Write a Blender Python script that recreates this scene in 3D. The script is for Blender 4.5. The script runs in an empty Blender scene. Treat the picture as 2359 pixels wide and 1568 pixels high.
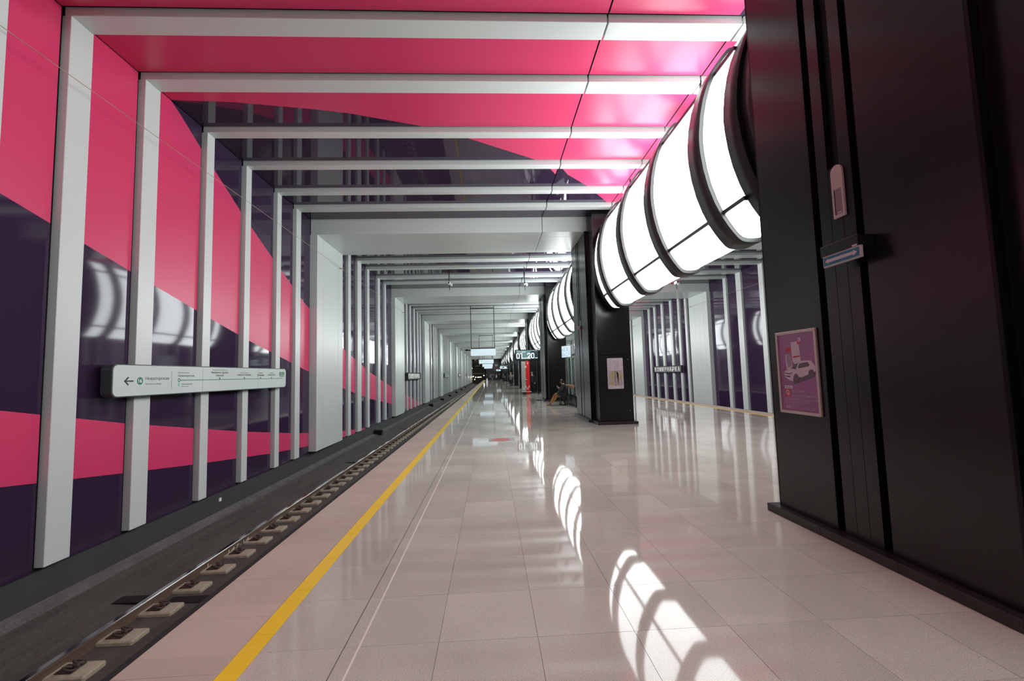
import bpy, bmesh, math, random
from mathutils import Vector, Matrix
random.seed(7)
SC = bpy.context.scene
COL = SC.collection
# ------------------------------------------------------------------ camera
F_PX, YAW, PITCH, ROLL = 1016.55, 0.0504189, 0.0755787, -0.0275265
cam_data = bpy.data.cameras.new('camera'); cam = bpy.data.objects.new('camera', cam_data); COL.objects.link(cam)
cy_, sy_, cp_, sp_ = math.cos(YAW), math.sin(YAW), math.cos(PITCH), math.sin(PITCH)
fw = Vector((sy_*cp_, cy_*cp_, sp_)); r0 = Vector((cy_, -sy_, 0)); u0 = r0.cross(fw)
rr = r0*math.cos(ROLL) + u0*math.sin(ROLL); uu = -r0*math.sin(ROLL) + u0*math.cos(ROLL)
M = Matrix((rr, uu, -fw)).transposed().to_4x4(); M.translation = Vector((0, 0, 1.6)); cam.matrix_world = M
cam_data.sensor_fit = 'HORIZONTAL'; cam_data.sensor_width = 36.0; cam_data.lens = 36.0*F_PX/2359.0
cam_data.clip_start = 0.05; cam_data.clip_end = 400
SC.camera = cam
# ------------------------------------------------------------------ world / exposure
w = bpy.data.worlds.new('world'); SC.world = w; w.use_nodes = True
w.node_tree.nodes['Background'].inputs[0].default_value = (0.02, 0.02, 0.022, 1); w.node_tree.nodes['Background'].inputs[1].default_value = 0.3
SC.view_settings.view_transform = 'Standard'; SC.view_settings.look = 'None'
SC.view_settings.exposure = 0.46; SC.view_settings.gamma = 1.0; SC.view_settings.use_curve_mapping = False
LAMP_L = 6.5      # radiance of the barrel lamp diffusers
# ------------------------------------------------------------------ dimensions
P = 11.46; XC = 3.792
XPAN, ZPAN = -5.62, 6.68       # wall and ceiling cladding planes
XFR, ZFR = -5.53, 6.58         # face of the thin white frames
XBG, ZBG = -5.41, 6.196        # face of the deep portals
ZBOT = -0.612
Y0, WBG = 14.06, 2.42
KMIN, KMAX = -2, 10
YEND = Y0 + P*KMAX + WBG       # end of the hall
YSTART = Y0 + P*KMIN - 0.3
BZ = -1.26
mx = lambda x: 2*XC - x
# ------------------------------------------------------------------ materials
def new_mat(name):
    m = bpy.data.materials.new(name); m.use_nodes = True
    return m, m.node_tree, m.node_tree.nodes['Principled BSDF']
def mat(name, col, rough=0.5, metal=0.0, coat=0.0, spec=0.5, emit=None, es=0.0, noise=None, bump=None):
    m, nt, b = new_mat(name)
    b.inputs['Base Color'].default_value = (*col, 1); b.inputs['Roughness'].default_value = rough
    b.inputs['Metallic'].default_value = metal; b.inputs['Coat Weight'].default_value = coat
    b.inputs['Coat Roughness'].default_value = 0.04; b.inputs['Specular IOR Level'].default_value = spec
    if emit: b.inputs['Emission Color'].default_value = (*emit, 1); b.inputs['Emission Strength'].default_value = es
    if noise or bump:
        tc = nt.nodes.new('ShaderNodeTexCoord')
    if noise:      # (scale, amount, (sx,sy,sz))
        mp = nt.nodes.new('ShaderNodeMapping'); mp.inputs['Scale'].default_value = noise[2] if len(noise) > 2 else (1, 1, 1)
        n = nt.nodes.new('ShaderNodeTexNoise'); n.inputs['Scale'].default_value = noise[0]; n.inputs['Detail'].default_value = 5
        mix = nt.nodes.new('ShaderNodeMix'); mix.data_type = 'RGBA'
        a = noise[1]
        mix.inputs[6].default_value = (*[c*(1-a) for c in col], 1); mix.inputs[7].default_value = (*[min(1, c*(1+a)) for c in col], 1)
        nt.links.new(tc.outputs['Object'], mp.inputs[0]); nt.links.new(mp.outputs[0], n.inputs['Vector'])
        nt.links.new(n.outputs[0], mix.inputs[0]); nt.links.new(mix.outputs[2], b.inputs['Base Color'])
    if bump:       # (scale, strength, distance)
        n2 = nt.nodes.new('ShaderNodeTexNoise'); n2.inputs['Scale'].default_value = bump[0]; n2.inputs['Detail'].default_value = 2
        bp = nt.nodes.new('ShaderNodeBump'); bp.inputs['Strength'].default_value = bump[1]; bp.inputs['Distance'].default_value = bump[2]
        nt.links.new(tc.outputs['Object'], n2.inputs['Vector']); nt.links.new(n2.outputs[0], bp.inputs['Height']); nt.links.new(bp.outputs[0], b.inputs['Normal'])
    return m
WHITE = mat('white_enamel', (0.63, 0.68, 0.67), 0.3, noise=(1.3, 0.03))
SEAM = mat('dark_joint', (0.02, 0.02, 0.022), 0.8)
PINK = mat('pink_gloss_panel', (0.68, 0.050, 0.155), 0.29, spec=0.36)
PURPLE = mat('purple_gloss_panel', (0.038, 0.022, 0.052), 0.055, bump=(0.9, 0.12, 0.003))
PURPLEC = mat('purple_mirror_panel', (0.036, 0.021, 0.048), 0.03, bump=(0.9, 0.10, 0.002))
BACK = mat('cladding_back', (0.025, 0.025, 0.03), 0.8)
BLACK = mat('black_satin_panel', (0.008, 0.008, 0.0095), 0.24, spec=0.45, noise=(2, 0.15))
BLACKD = mat('black_recess', (0.004, 0.004, 0.004), 0.7)
BLACKG = mat('black_gloss', (0.01, 0.01, 0.011), 0.18)
BLKSTONE = mat('black_granite', (0.025, 0.023, 0.025), 0.3, noise=(60, 0.5))
RIB = mat('graphite_rib', (0.030, 0.031, 0.033), 0.33, metal=0.15)
DIFF = mat('lamp_diffuser', (0.8, 0.8, 0.8), 0.5, emit=(0.935, 1.0, 0.995), es=LAMP_L)
RUBBER = mat('black_edge_strip', (0.012, 0.012, 0.012), 0.7)
YELLOW = mat('yellow_line_paint', (0.93, 0.64, 0.018), 0.35, noise=(9, 0.08))
STEEL = mat('rail_steel_top', (0.20, 0.185, 0.19), 0.13, metal=1.0)
RUST = mat('rail_rust', (0.12, 0.078, 0.052), 0.6, noise=(5, 0.45, (1, .25, 3)))
RUSTC = mat('rusty_clip', (0.055, 0.033, 0.026), 0.65, noise=(40, 0.4))
CONCB = mat('sleeper_concrete', (0.42, 0.385, 0.29), 0.85, noise=(14, 0.3), bump=(60, 0.5, 0.004))
BED = mat('bed_concrete', (0.078, 0.073, 0.067), 0.72, noise=(2.6, 0.55, (2.5, .3, 1)), bump=(14, 0.8, 0.02))
PLINTHW = mat('track_wall_paint', (0.045, 0.046, 0.048), 0.7, noise=(3, 0.2), bump=(25, 0.4, 0.006))
ENDW = mat('end_wall_dark', (0.02, 0.02, 0.024), 0.5)
GREYP = mat('grey_panel', (0.36, 0.35, 0.32), 0.35)
REDP = mat('red_panel', (0.62, 0.02, 0.02), 0.3)
WHT = mat('white_print', (0.85, 0.85, 0.85), 0.5)
SIGNF = mat('sign_face_glass', (0.66, 0.76, 0.73), 0.08)
SIGNB = mat('sign_body', (0.05, 0.06, 0.065), 0.35)
INK = mat('black_ink', (0.012, 0.012, 0.015), 0.4)
GREYINK = mat('grey_ink', (0.16, 0.16, 0.18), 0.5)
GREEN = mat('line_green', (0.012, 0.19, 0.12), 0.35)
TEAL = mat('pale_teal', (0.12, 0.62, 0.5), 0.4)
LETTER = mat('backlit_letters', (0.85, 0.85, 0.85), 0.5, emit=(1, 0.97, 1), es=0.12)
SCR = mat('screen_light', (0.1, 0.1, 0.1), 0.3, emit=(0.76, 0.93, 1.0), es=0.62)
SCRW = mat('screen_white', (0.1, 0.1, 0.1), 0.3, emit=(0.86, 1.0, 1.0), es=1.5)
SCRD = mat('screen_dark', (0.01, 0.02, 0.03), 0.12, emit=(0.05, 0.09, 0.11), es=.35)
SCRT = mat('screen_teal', (0.01, 0.02, 0.03), 0.12, emit=(0.20, 0.36, 0.36), es=.5)
SCRG = mat('screen_green', (0.01, 0.05, 0.03), 0.3, emit=(0.02, 0.55, 0.25), es=.8)
SCRB = mat('screen_blue_print', (0.1, 0.3, 0.5), 0.3, emit=(0.16, 0.42, 0.62), es=.5)
CAMW = mat('white_plastic', (0.75, 0.75, 0.75), 0.35)
GLASSK = mat('dark_lens', (0.01, 0.01, 0.015), 0.08)
ALU = mat('aluminium', (0.55, 0.54, 0.55), 0.3, metal=0.8)
WOOD = mat('oiled_wood', (0.36, 0.17, 0.09), 0.4, noise=(6, 0.3, (1, 8, 8)))
TUN = mat('tunnel_concrete', (0.16, 0.16, 0.13), 0.8, noise=(3, 0.4))
BULB = mat('tunnel_bulb', (0.8, 0.8, 0.7), 0.5, emit=(1, 0.9, 0.62), es=45)
CABLE = mat('steel_wire', (0.45, 0.33, 0.26), 0.4, metal=0.5)
def glass_mat():
    m, nt, b = new_mat('greenish_glass')
    b.inputs['Base Color'].default_value = (0.72, 0.88, 0.82, 1); b.inputs['Roughness'].default_value = 0.02
    b.inputs['Transmission Weight'].default_value = 1.0; b.inputs['IOR'].default_value = 1.45
    return m
GLASS = glass_mat()
def granite(name, ca, cb, cdark, rough):
    m, nt, b = new_mat(name); L = nt.links; N = nt.nodes
    geo = N.new('ShaderNodeNewGeometry')
    # broad clouding
    n1 = N.new('ShaderNodeTexNoise'); n1.inputs['Scale'].default_value = 1.1; n1.inputs['Detail'].default_value = 4
    L.new(geo.outputs['Position'], n1.inputs['Vector'])
    mixa = N.new('ShaderNodeMix'); mixa.data_type = 'RGBA'; mixa.inputs[6].default_value = (*ca, 1); mixa.inputs[7].default_value = (*cb, 1)
    r1 = N.new('ShaderNodeMapRange'); r1.inputs[1].default_value = 0.35; r1.inputs[2].default_value = 0.65; L.new(n1.outputs[0], r1.inputs[0]); L.new(r1.outputs[0], mixa.inputs[0])
    # slab to slab tone
    sep = N.new('ShaderNodeSeparateXYZ'); L.new(geo.outputs['Position'], sep.inputs[0])
    def cell(sock, off, size):
        a = N.new('ShaderNodeMath'); a.operation = 'ADD'; a.inputs[1].default_value = off; L.new(sock, a.inputs[0])
        d = N.new('ShaderNodeMath'); d.operation = 'DIVIDE'; d.inputs[1].default_value = size; L.new(a.outputs[0], d.inputs[0])
        f = N.new('ShaderNodeMath'); f.operation = 'FLOOR'; L.new(d.outputs[0], f.inputs[0]); return f.outputs[0]
    cmb = N.new('ShaderNodeCombineXYZ'); L.new(cell(sep.outputs[0], 0.35, 0.598), cmb.inputs[0]); L.new(cell(sep.outputs[1], -2.81, 0.585), cmb.inputs[1])
    wn = N.new('ShaderNodeTexWhiteNoise'); wn.noise_dimensions = '2D'; L.new(cmb.outputs[0], wn.inputs['Vector'])
    hsv = N.new('ShaderNodeHueSaturation'); mr = N.new('ShaderNodeMapRange'); mr.inputs[3].default_value = 0.92; mr.inputs[4].default_value = 1.07
    L.new(wn.outputs['Value'], mr.inputs[0]); L.new(mr.outputs[0], hsv.inputs['Value']); L.new(mixa.outputs[2], hsv.inputs['Color'])
    # grain
    v = N.new('ShaderNodeTexNoise'); v.inputs['Scale'].default_value = 230; v.inputs['Detail'].default_value = 2; v.inputs['Roughness'].default_value = 0.6
    L.new(geo.outputs['Position'], v.inputs['Vector'])
    r2 = N.new('ShaderNodeMapRange'); r2.inputs[1].default_value = 0.48; r2.inputs[2].default_value = 0.36; r2.inputs[3].default_value = 0; r2.inputs[4].default_value = 0.85; L.new(v.outputs[0], r2.inputs[0])
    mixb = N.new('ShaderNodeMix'); mixb.data_type = 'RGBA'; mixb.inputs[7].default_value = (*cdark, 1)
    L.new(r2.outputs[0], mixb.inputs[0]); L.new(hsv.outputs[0], mixb.inputs[6]); L.new(mixb.outputs[2], b.inputs['Base Color'])
    # polish: patchy, very fine ripples
    n3 = N.new('ShaderNodeTexNoise'); n3.inputs['Scale'].default_value = 3; n3.inputs['Detail'].default_value = 3; L.new(geo.outputs['Position'], n3.inputs['Vector'])
    r3 = N.new('ShaderNodeMapRange'); r3.inputs[3].default_value = rough*0.6; r3.inputs[4].default_value = rough*1.5; L.new(n3.outputs[0], r3.inputs[0]); L.new(r3.outputs[0], b.inputs['Roughness'])
    b.inputs['Specular IOR Level'].default_value = 0.30
    n4 = N.new('ShaderNodeTexNoise'); n4.inputs['Scale'].default_value = 2.2; n4.inputs['Detail'].default_value = 1; L.new(geo.outputs['Position'], n4.inputs['Vector'])
    bp = N.new('ShaderNodeBump'); bp.inputs['Strength'].default_value = 0.05; bp.inputs['Distance'].default_value = 0.002
    L.new(n4.outputs[0], bp.inputs['Height']); L.new(bp.outputs[0], b.inputs['Normal'])
    return m
TILE = granite('floor_granite', (0.53, 0.51, 0.445), (0.61, 0.585, 0.515), (0.20, 0.19, 0.19), 0.045)
EDGEST = granite('edge_granite', (0.50, 0.43, 0.36), (0.56, 0.475, 0.40), (0.38, 0.31, 0.27), 0.38)
# ------------------------------------------------------------------ mesh helpers
class MB:
    def __init__(s): s.v = []; s.f = []; s.m = []; s.mats = []; s.smooth = []
    def mi(s, m):
        if m not in s.mats: s.mats.append(m)
        return s.mats.index(m)
    def face(s, idx, m, sm=False): s.f.append(tuple(idx)); s.m.append(s.mi(m)); s.smooth.append(sm)
    def box(s, x0, x1, y0, y1, z0, z1, m, bev=0.0):
        if x0 > x1: x0, x1 = x1, x0
        if y0 > y1: y0, y1 = y1, y0
        if z0 > z1: z0, z1 = z1, z0
        n = len(s.v)
        if bev <= 0:
            s.v += [(x, y, z) for z in (z0, z1) for y in (y0, y1) for x in (x0, x1)]
            for q in ((0, 2, 3, 1), (4, 5, 7, 6), (0, 1, 5, 4), (2, 6, 7, 3), (0, 4, 6, 2), (1, 3, 7, 5)): s.face([n+i for i in q], m)
            return
        bm = bmesh.new(); bmesh.ops.create_cube(bm, size=1)
        for v in bm.verts: v.co = Vector(((x0+x1)/2+v.co.x*(x1-x0), (y0+y1)/2+v.co.y*(y1-y0), (z0+z1)/2+v.co.z*(z1-z0)))
        bmesh.ops.bevel(bm, geom=bm.edges[:], offset=bev, segments=1, affect='EDGES', profile=0.5)
        bm.verts.index_update()
        s.v += [tuple(v.co) for v in bm.verts]
        for f in bm.faces: s.face([n+v.index for v in f.verts], m)
        bm.free()
    def quad(s, a, b, c, d, m):
        n = len(s.v); s.v += [tuple(a), tuple(b), tuple(c), tuple(d)]; s.face((n, n+1, n+2, n+3), m)
    def poly(s, pts, m):
        n = len(s.v); s.v += [tuple(p) for p in pts]; s.face(range(n, n+len(pts)), m)
    def prism(s, pts, d, m, mside=None):       # pts: planar 3D loop, d: extrusion vector
        n = len(s.v); k = len(pts); d = Vector(d)
        s.v += [tuple(p) for p in pts] + [tuple(Vector(p)+d) for p in pts]
        s.face(range(n, n+k), m); s.face([n+k+i for i in reversed(range(k))], m)
        for i in range(k): s.face((n+i, n+k+i, n+k+(i+1) % k, n+(i+1) % k), mside or m)
    def tube(s, pts, r, m, seg=8, cap=True, closed=False):
        pts = [Vector(p) for p in pts]; n0 = len(s.v); k = len(pts)
        rs = r if isinstance(r, (list, tuple)) else [r]*k
        up = Vector((0, 0, 1))
        for i, p in enumerate(pts):
            t = (pts[(i+1) % k]-pts[i-1]) if closed else (pts[min(i+1, k-1)]-pts[max(i-1, 0)])
            t.normalize(); a = t.cross(up)
            if a.length < 0.05: a = t.cross(Vector((0, 1, 0)))
            a.normalize(); b = t.cross(a)
            for j in range(seg):
                an = 2*math.pi*j/seg; s.v.append(tuple(p + (a*math.cos(an)+b*math.sin(an))*rs[i]))
        for i in range(k if closed else k-1):
            i2 = (i+1) % k
            for j in range(seg): s.face((n0+i*seg+j, n0+i*seg+(j+1) % seg, n0+i2*seg+(j+1) % seg, n0+i2*seg+j), m, True)
        if cap and not closed:
            s.face([n0+j for j in range(seg)], m); s.face([n0+(k-1)*seg+j for j in reversed(range(seg))], m)
    def build(s, name, parent=None, loc=None):
        me = bpy.data.meshes.new(name)
        off = Vector(loc) if loc else (Vector(parent.get('_o', (0, 0, 0))) if parent else Vector((0, 0, 0)))
        me.from_pydata([tuple(Vector(v)-off) for v in s.v], [], s.f)
        for m in s.mats: me.materials.append(m)
        me.polygons.foreach_set('material_index', s.m); me.polygons.foreach_set('use_smooth', s.smooth)
        bm = bmesh.new(); bm.from_mesh(me); bmesh.ops.recalc_face_normals(bm, faces=bm.faces[:]); bm.to_mesh(me); bm.free()
        me.update()
        return link(name, me, parent, loc)
def link(name, me, parent=None, loc=None):
    o = bpy.data.objects.new(name, me); COL.objects.link(o)
    if parent: o.parent = parent
    elif loc: o.location = loc
    if parent and '_o' in parent: o['_o'] = parent['_o']
    return o
def tag(o, label=None, cat=None, group=None, kind=None):
    if label: o['label'] = label
    if cat: o['category'] = cat
    if group: o['group'] = group
    if kind: o['kind'] = kind
    return o
def thing(name, loc, label=None, cat=None, group=None, kind=None):
    o = bpy.data.objects.new(name, None); COL.objects.link(o); o.location = loc; o['_o'] = tuple(loc); o.empty_display_size = 0.2
    return tag(o, label, cat, group, kind)
def kids(o): return [c for c in ALLKIDS.get(o.name, [])]
def copy_tree(o, loc=None, parent=None):
    c = o.copy(); COL.objects.link(c)
    if parent: c.parent = parent
    if loc is not None: c.location = loc
    for ch in list(o.children): copy_tree(ch, None, c)
    return c
def box(name, parent, x0, x1, y0, y1, z0, z1, m, bev=0.0, **k):
    b = MB(); b.box(x0, x1, y0, y1, z0, z1, m, bev); o = b.build(name, parent)
    if k: tag(o, **k)
    return o
# text -> mesh laid on origin O with unit axes U (reading direction) and V (up)
def lettering(name, text, O, U, V, w, h, m, parent, depth=0.0015, bold=0.0):
    cu = bpy.data.curves.new('t', 'FONT'); cu.body = text; cu.resolution_u = 3; cu.extrude = 0.5; cu.offset = bold
    ob = bpy.data.objects.new('t', cu); me = bpy.data.meshes.new_from_object(ob)
    xs = [v.co.x for v in me.vertices]; ys = [v.co.y for v in me.vertices]
    if not xs: return None
    x0, x1, y0, y1 = min(xs), max(xs), min(ys), max(ys)
    U = Vector(U); V = Vector(V); Nn = U.cross(V); O = Vector(O)
    off = Vector(parent.get('_o', (0, 0, 0))) if parent else Vector((0, 0, 0))
    for v in me.vertices:
        v.co = O + U*((v.co.x-x0)/(x1-x0)*w) + V*((v.co.y-y0)/(y1-y0)*h) + Nn*(v.co.z*2*depth*0.5+depth*0.5) - off
    me.materials.clear(); me.materials.append(m)
    bpy.data.objects.remove(ob); bpy.data.curves.remove(cu)
    return link(name, me, parent)
def interp(tab, y):
    if y <= tab[0][0]: a, b = tab[0], tab[1]
    elif y >= tab[-1][0]: a, b = tab[-2], tab[-1]
    else:
        for a, b in zip(tab, tab[1:]):
            if a[0] <= y <= b[0]: break
    return a[1] + (b[1]-a[1])*(y-a[0])/(b[0]-a[0])
# ------------------------------------------------------------------ colour shapes printed over the cladding
B1 = [(5.27, 3.84), (7.17, 3.36), (9.12, 2.88), (10.58, 2.54), (12.83, 2.08), (14.03, 1.83), (17.11, 1.24), (18.83, .96), (20.95, .63), (23.59, .32), (25.4, .11), (33, -.9)]
B2 = [(7.87, 6.69), (8.8, 6.17), (10.21, 5.43), (11.71, 4.75), (13.61, 3.94), (17.11, 2.77), (18.84, 2.35), (20.94, 1.87), (23.61, 1.37), (25.39, 1.06), (29.51, .41), (36.9, -.6)]
B3 = [(5.39, 1.34), (7.17, 1.0), (8.8, .73), (10.24, .49), (11.77, .27), (12.87, .11), (14.07, -.04), (17.14, -.37), (18.86, -.51), (20.4, -.63)]
B4 = [(5.43, .47), (7.19, .25), (8.79, .06), (10.21, -.09), (11.74, -.25), (14.05, -.43), (17.14, -.60), (19, -.7)]
C1 = [(7.87, -5.7), (7.93, -4.59), (8.12, -3.33), (8.26, -2.63), (8.69, -1.33), (9.08, -.51), (10.11, 1.15), (10.92, 2.1), (11.62, 2.76), (12.82, 3.65), (14, 3.83), (24, 4.6), (34, 7.0), (45, 10.5), (60, 15)]
C2 = [(-30, 3.72), (5.9, 3.72), (6.0, 8.7), (14, 9.35), (19.92, 10.28), (22.33, 10.75), (25, 11.1), (31.2, 11.86), (34.75, 12.35), (40, 13.4)]
def knots(y0, y1, tabs):
    ks = {y0, y1} | {t[0] for tab in tabs for t in tab if y0 < t[0] < y1}
    if y1-y0 > 1: ks |= {(y0+y1)/2}
    return sorted(ks)
def wall_panel(side, y0, y1, z0, z1, parent):
    X = XPAN if side < 0 else mx(XPAN); b = MB()
    xb = X-0.025 if side < 0 else X+0.025
    if side < 0:
        ks = knots(y0, y1, (B1, B2, B3, B4))
        for a, c in zip(ks, ks[1:]):
            def lv(y):
                L = [z0]
                for T in (B4, B3, B1): L.append(min(max(interp(T, y), L[-1]), z1))
                L.append(min(max(99 if y < 7.8 else interp(B2, y), L[-1]), z1)); L.append(z1); return L
            la, lc = lv(a), lv(c)
            for i, m in enumerate((PURPLE, PINK, PURPLE, PINK, PURPLE)):
                if la[i+1]-la[i] < 1e-4 and lc[i+1]-lc[i] < 1e-4: continue
                b.quad((X, a, la[i]), (X, c, lc[i]), (X, c, lc[i+1]), (X, a, la[i+1]), m)
    else:
        b.quad((X, y0, z0), (X, y1, z0), (X, y1, z1), (X, y0, z1), PURPLE)
    for (ya, yb) in ((y0, y0), (y1, y1)): b.quad((X, ya, z0), (xb, ya, z0), (xb, ya, z1), (X, ya, z1), BACK)
    b.quad((X, y0, z0), (X, y1, z0), (xb, y1, z0), (xb, y0, z0), BACK)
    return b.build('wall_panel', parent)
def ceil_panel(x0, x1, y0, y1, parent):
    b = MB(); ks = knots(y0, y1, (C1, C2)); Z = ZPAN
    for a, c in zip(ks, ks[1:]):
        def lv(y):
            l = -99 if y < 7.86 else interp(C1, y); r = max(interp(C2, y), l)
            return [x0, min(max(l, x0), x1), min(max(r, x0), x1), x1]
        la, lc = lv(a+1e-5), lv(c-1e-5)
        for i, m in enumerate((PURPLEC, PINK, PURPLEC)):
            if la[i+1]-la[i] < 1e-4 and lc[i+1]-lc[i] < 1e-4: continue
            b.quad((la[i], a, Z), (lc[i], c, Z), (lc[i+1], c, Z), (la[i+1], a, Z), m)
    for xx in (x0, x1): b.quad((xx, y0, Z), (xx, y1, Z), (xx, y1, Z+.03), (xx, y0, Z+.03), BACK)
    for yy in (y0, y1): b.quad((x0, yy, Z), (x1, yy, Z), (x1, yy, Z+.03), (x0, yy, Z+.03), BACK)
    return b.build('ceiling_panel', parent)
# ------------------------------------------------------------------ structure shells
b = MB(); b.box(-6.1, XPAN-.04, YSTART-.3, YEND+.2, -1.6, 7.2, BACK); wall_left = tag(b.build('wall_left'), kind='structure')
b = MB(); b.box(mx(-6.1), mx(XPAN)+.04, YSTART-.3, YEND+.2, -1.6, 7.2, BACK); wall_right = tag(b.build('wall_right'), kind='structure')
b = MB(); b.box(XPAN-.04, mx(XPAN)+.04, YSTART-.3, YEND+.2, ZPAN+.04, 7.2, BACK); ceiling = tag(b.build('ceiling'), kind='structure')
b = MB(); b.box(-6.1, mx(-6.1), YSTART-.6, YSTART-.3, -1.6, 7.2, ENDW); tag(b.build('wall_back'), kind='structure')
for par, s in ((wall_left, -1), (wall_right, 1)):
    f = (lambda x: x) if s < 0 else mx
    box('plinth', par, f(XPAN-.045), f(XPAN-.02), YSTART, YEND, -1.4, -.66, PLINTHW)
# ------------------------------------------------------------------ frames and cladding
PATS = {0: [(3.28, .34), (4.57, .33), (6.16, .235), (7.58, .225), (9.08, .23), (10.23, .31)],
        1: [(3.45, .33), (4.68, .55), (6.17, .34), (8.05, .45), (9.49, .30)],
        2: [(3.05, .30), (4.12, .33), (5.45, .36), (7.03, .40), (8.58, .36), (9.85, .36)],
        3: [(3.25, .38), (4.6, .5), (6.65, .5), (7.95, .45), (9.4, .4)]}
def pat(k): return PATS[{0: 0, 1: 1, 2: 2, 3: 3}.get((k+1) % 4 if k >= -1 else 0)]
SEAMX = [1.8, XC, mx(1.8)]
trim_i = 0
intervals = []
tr_cache = {}
def thin_frame(y, wdt, idx):
    key = round(wdt, 3)
    if key in tr_cache:
        c = copy_tree(tr_cache[key], (XC, y, ZBOT)); c.name = 'trim_%d' % idx; return c
    t = thing('trim_%d' % idx, (XC, y, ZBOT), kind='structure')
    bv = 0.006
    for side in (0, 1):
        f = (lambda x: x) if side == 0 else mx
        bb = MB(); bb.box(f(XFR), f(XPAN-.03), y, y+wdt, ZBOT, ZFR, WHITE, bv); bb.build('upright', t)
    xs = [XFR+.0, SEAMX[0], SEAMX[1], SEAMX[2], mx(XFR)]
    for i in range(4):
        a = XPAN-.0 if i == 0 else xs[i]+.012; c = mx(XPAN) if i == 3 else xs[i+1]-.012
        bb = MB(); bb.box(a, c, y, y+wdt, ZFR, ZPAN+.03, WHITE, bv); bb.build('beam', t)
    tr_cache[key] = t; return t
def big_frame(y, idx):
    if 'big' in tr_cache:
        c = copy_tree(tr_cache['big'], (XC, y, ZBOT)); c.name = 'trim_%d' % idx; return c
    t = thing('trim_%d' % idx, (XC, y, ZBOT), kind='structure')
    g = .005
    for side, cuts in ((0, [0, .52, 1.95, WBG]), (1, [0, .5, 1.07, 1.65, WBG])):
        f = (lambda x: x) if side == 0 else mx
        for a, c in zip(cuts, cuts[1:]):
            bb = MB(); bb.box(f(XBG), f(XPAN-.03), y+a+(g if a else 0), y+c-(g if c < WBG else 0), ZBOT, ZBG+.0, WHITE, .004); bb.build('panel', t)
        box('core', t, f(XBG-.03), f(XPAN-.02), y+.03, y+WBG-.03, ZBOT+.02, ZBG, SEAM)
    xs = [XPAN, SEAMX[0], SEAMX[1], SEAMX[2], mx(XPAN)]
    for i in range(4):
        a = xs[i]+(.008 if i else 0); c = xs[i+1]-(.008 if i < 3 else 0)
        for (ya, yc) in ((0, .52), (.52, 1.95), (1.95, WBG)):
            bb = MB(); bb.box(a, c, y+ya+(g if ya else 0), y+yc-(g if yc < WBG else 0), ZBG, ZPAN+.03, WHITE, .004); bb.build('soffit_panel', t)
    box('core', t, XPAN, mx(XPAN), y+.03, y+WBG-.03, ZBG+.03, ZPAN+.03, SEAM)
    tr_cache['big'] = t; return t
for k in range(KMIN, KMAX+1):
    yb = Y0+P*k
    trim_i += 1; big_frame(yb, trim_i)
    if k == KMAX: break
    prev = yb+WBG
    for (o, wd) in pat(k):
        trim_i += 1; thin_frame(yb+o, wd, trim_i)
        intervals.append((prev, yb+o)); prev = yb+o+wd
    intervals.append((prev, yb+P))
for (a, c) in intervals:
    c2 = c-.045
    wall_panel(-1, a+.004, c2, -.655, ZPAN-.012, wall_left); wall_panel(1, a+.004, c2, -.655, ZPAN-.012, wall_right)
xs = [XPAN, SEAMX[0], SEAMX[1], SEAMX[2], mx(XPAN)]
for i in range(4):
    for (a, c) in intervals: ceil_panel(xs[i]+(.012 if i else 0), xs[i+1]-(.012 if i < 3 else 0), a+.004, c-.045, ceiling)
# ------------------------------------------------------------------ platform
XE = -2.107
b = MB(); b.box(XE+.02, mx(XE)-.02, YSTART, YEND, -.6, -.006, mat('floor_grout', (.09, .075, .065), .8)); b.box(XE+.45, mx(XE)-.45, YSTART, YEND, -1.5, -.6, PLINTHW)
floor = tag(b.build('floor'), kind='structure')
TX = [-.82, -.35] + [.25+.598*i for i in range(0, 40) if .25+.598*i < mx(-.5)]
TX = [x for x in TX if x < mx(-.82)-.3] + [mx(-.82)]
TY0, TS = 2.81, .585
g = .0012
def tile_geo(bb, x0, x1, y0, y1, rnd, m=TILE):
    dz = [rnd.uniform(-.00035, .00035) for _ in range(4)]
    n = len(bb.v)
    bb.v += [(x0+g, y0+g, dz[0]), (x1-g, y0+g, dz[1]), (x1-g, y1-g, dz[2]), (x0+g, y1-g, dz[3])]
    bb.v += [(x0+g, y0+g, -.022), (x1-g, y0+g, -.022), (x1-g, y1-g, -.022), (x0+g, y1-g, -.022)]
    bb.face((n, n+1, n+2, n+3), m)
    for i in range(4): bb.face((n+i, n+4+i, n+4+(i+1) % 4, n+(i+1) % 4), m)
rnd = random.Random(3); ntile = 0
far = MB()
rows = [TY0+TS*i for i in range(int((YSTART-TY0)//TS)+1, int((YEND-TY0)//TS))]
for y in rows:
    for x0, x1 in zip(TX, TX[1:]):
        if y > 30: tile_geo(far, x0, x1, y, y+TS, rnd) if (y-rows[0]) >= 0 else None; continue
        vis = y > 1.6 and y < 14.5 and x0 < 5.2+.25*max(0, y-9) and ntile < 250
        if vis and not (x0 > 3.1 and y < 4.3):
            bb = MB(); tile_geo(bb, x0, x1, y, y+TS, rnd); bb.build('tile', floor); ntile += 1
        else: tile_geo(far, x0, x1, y, y+TS, rnd)
far_o = far.build('tile_field', floor); far_o['kind'] = 'stuff'
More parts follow.
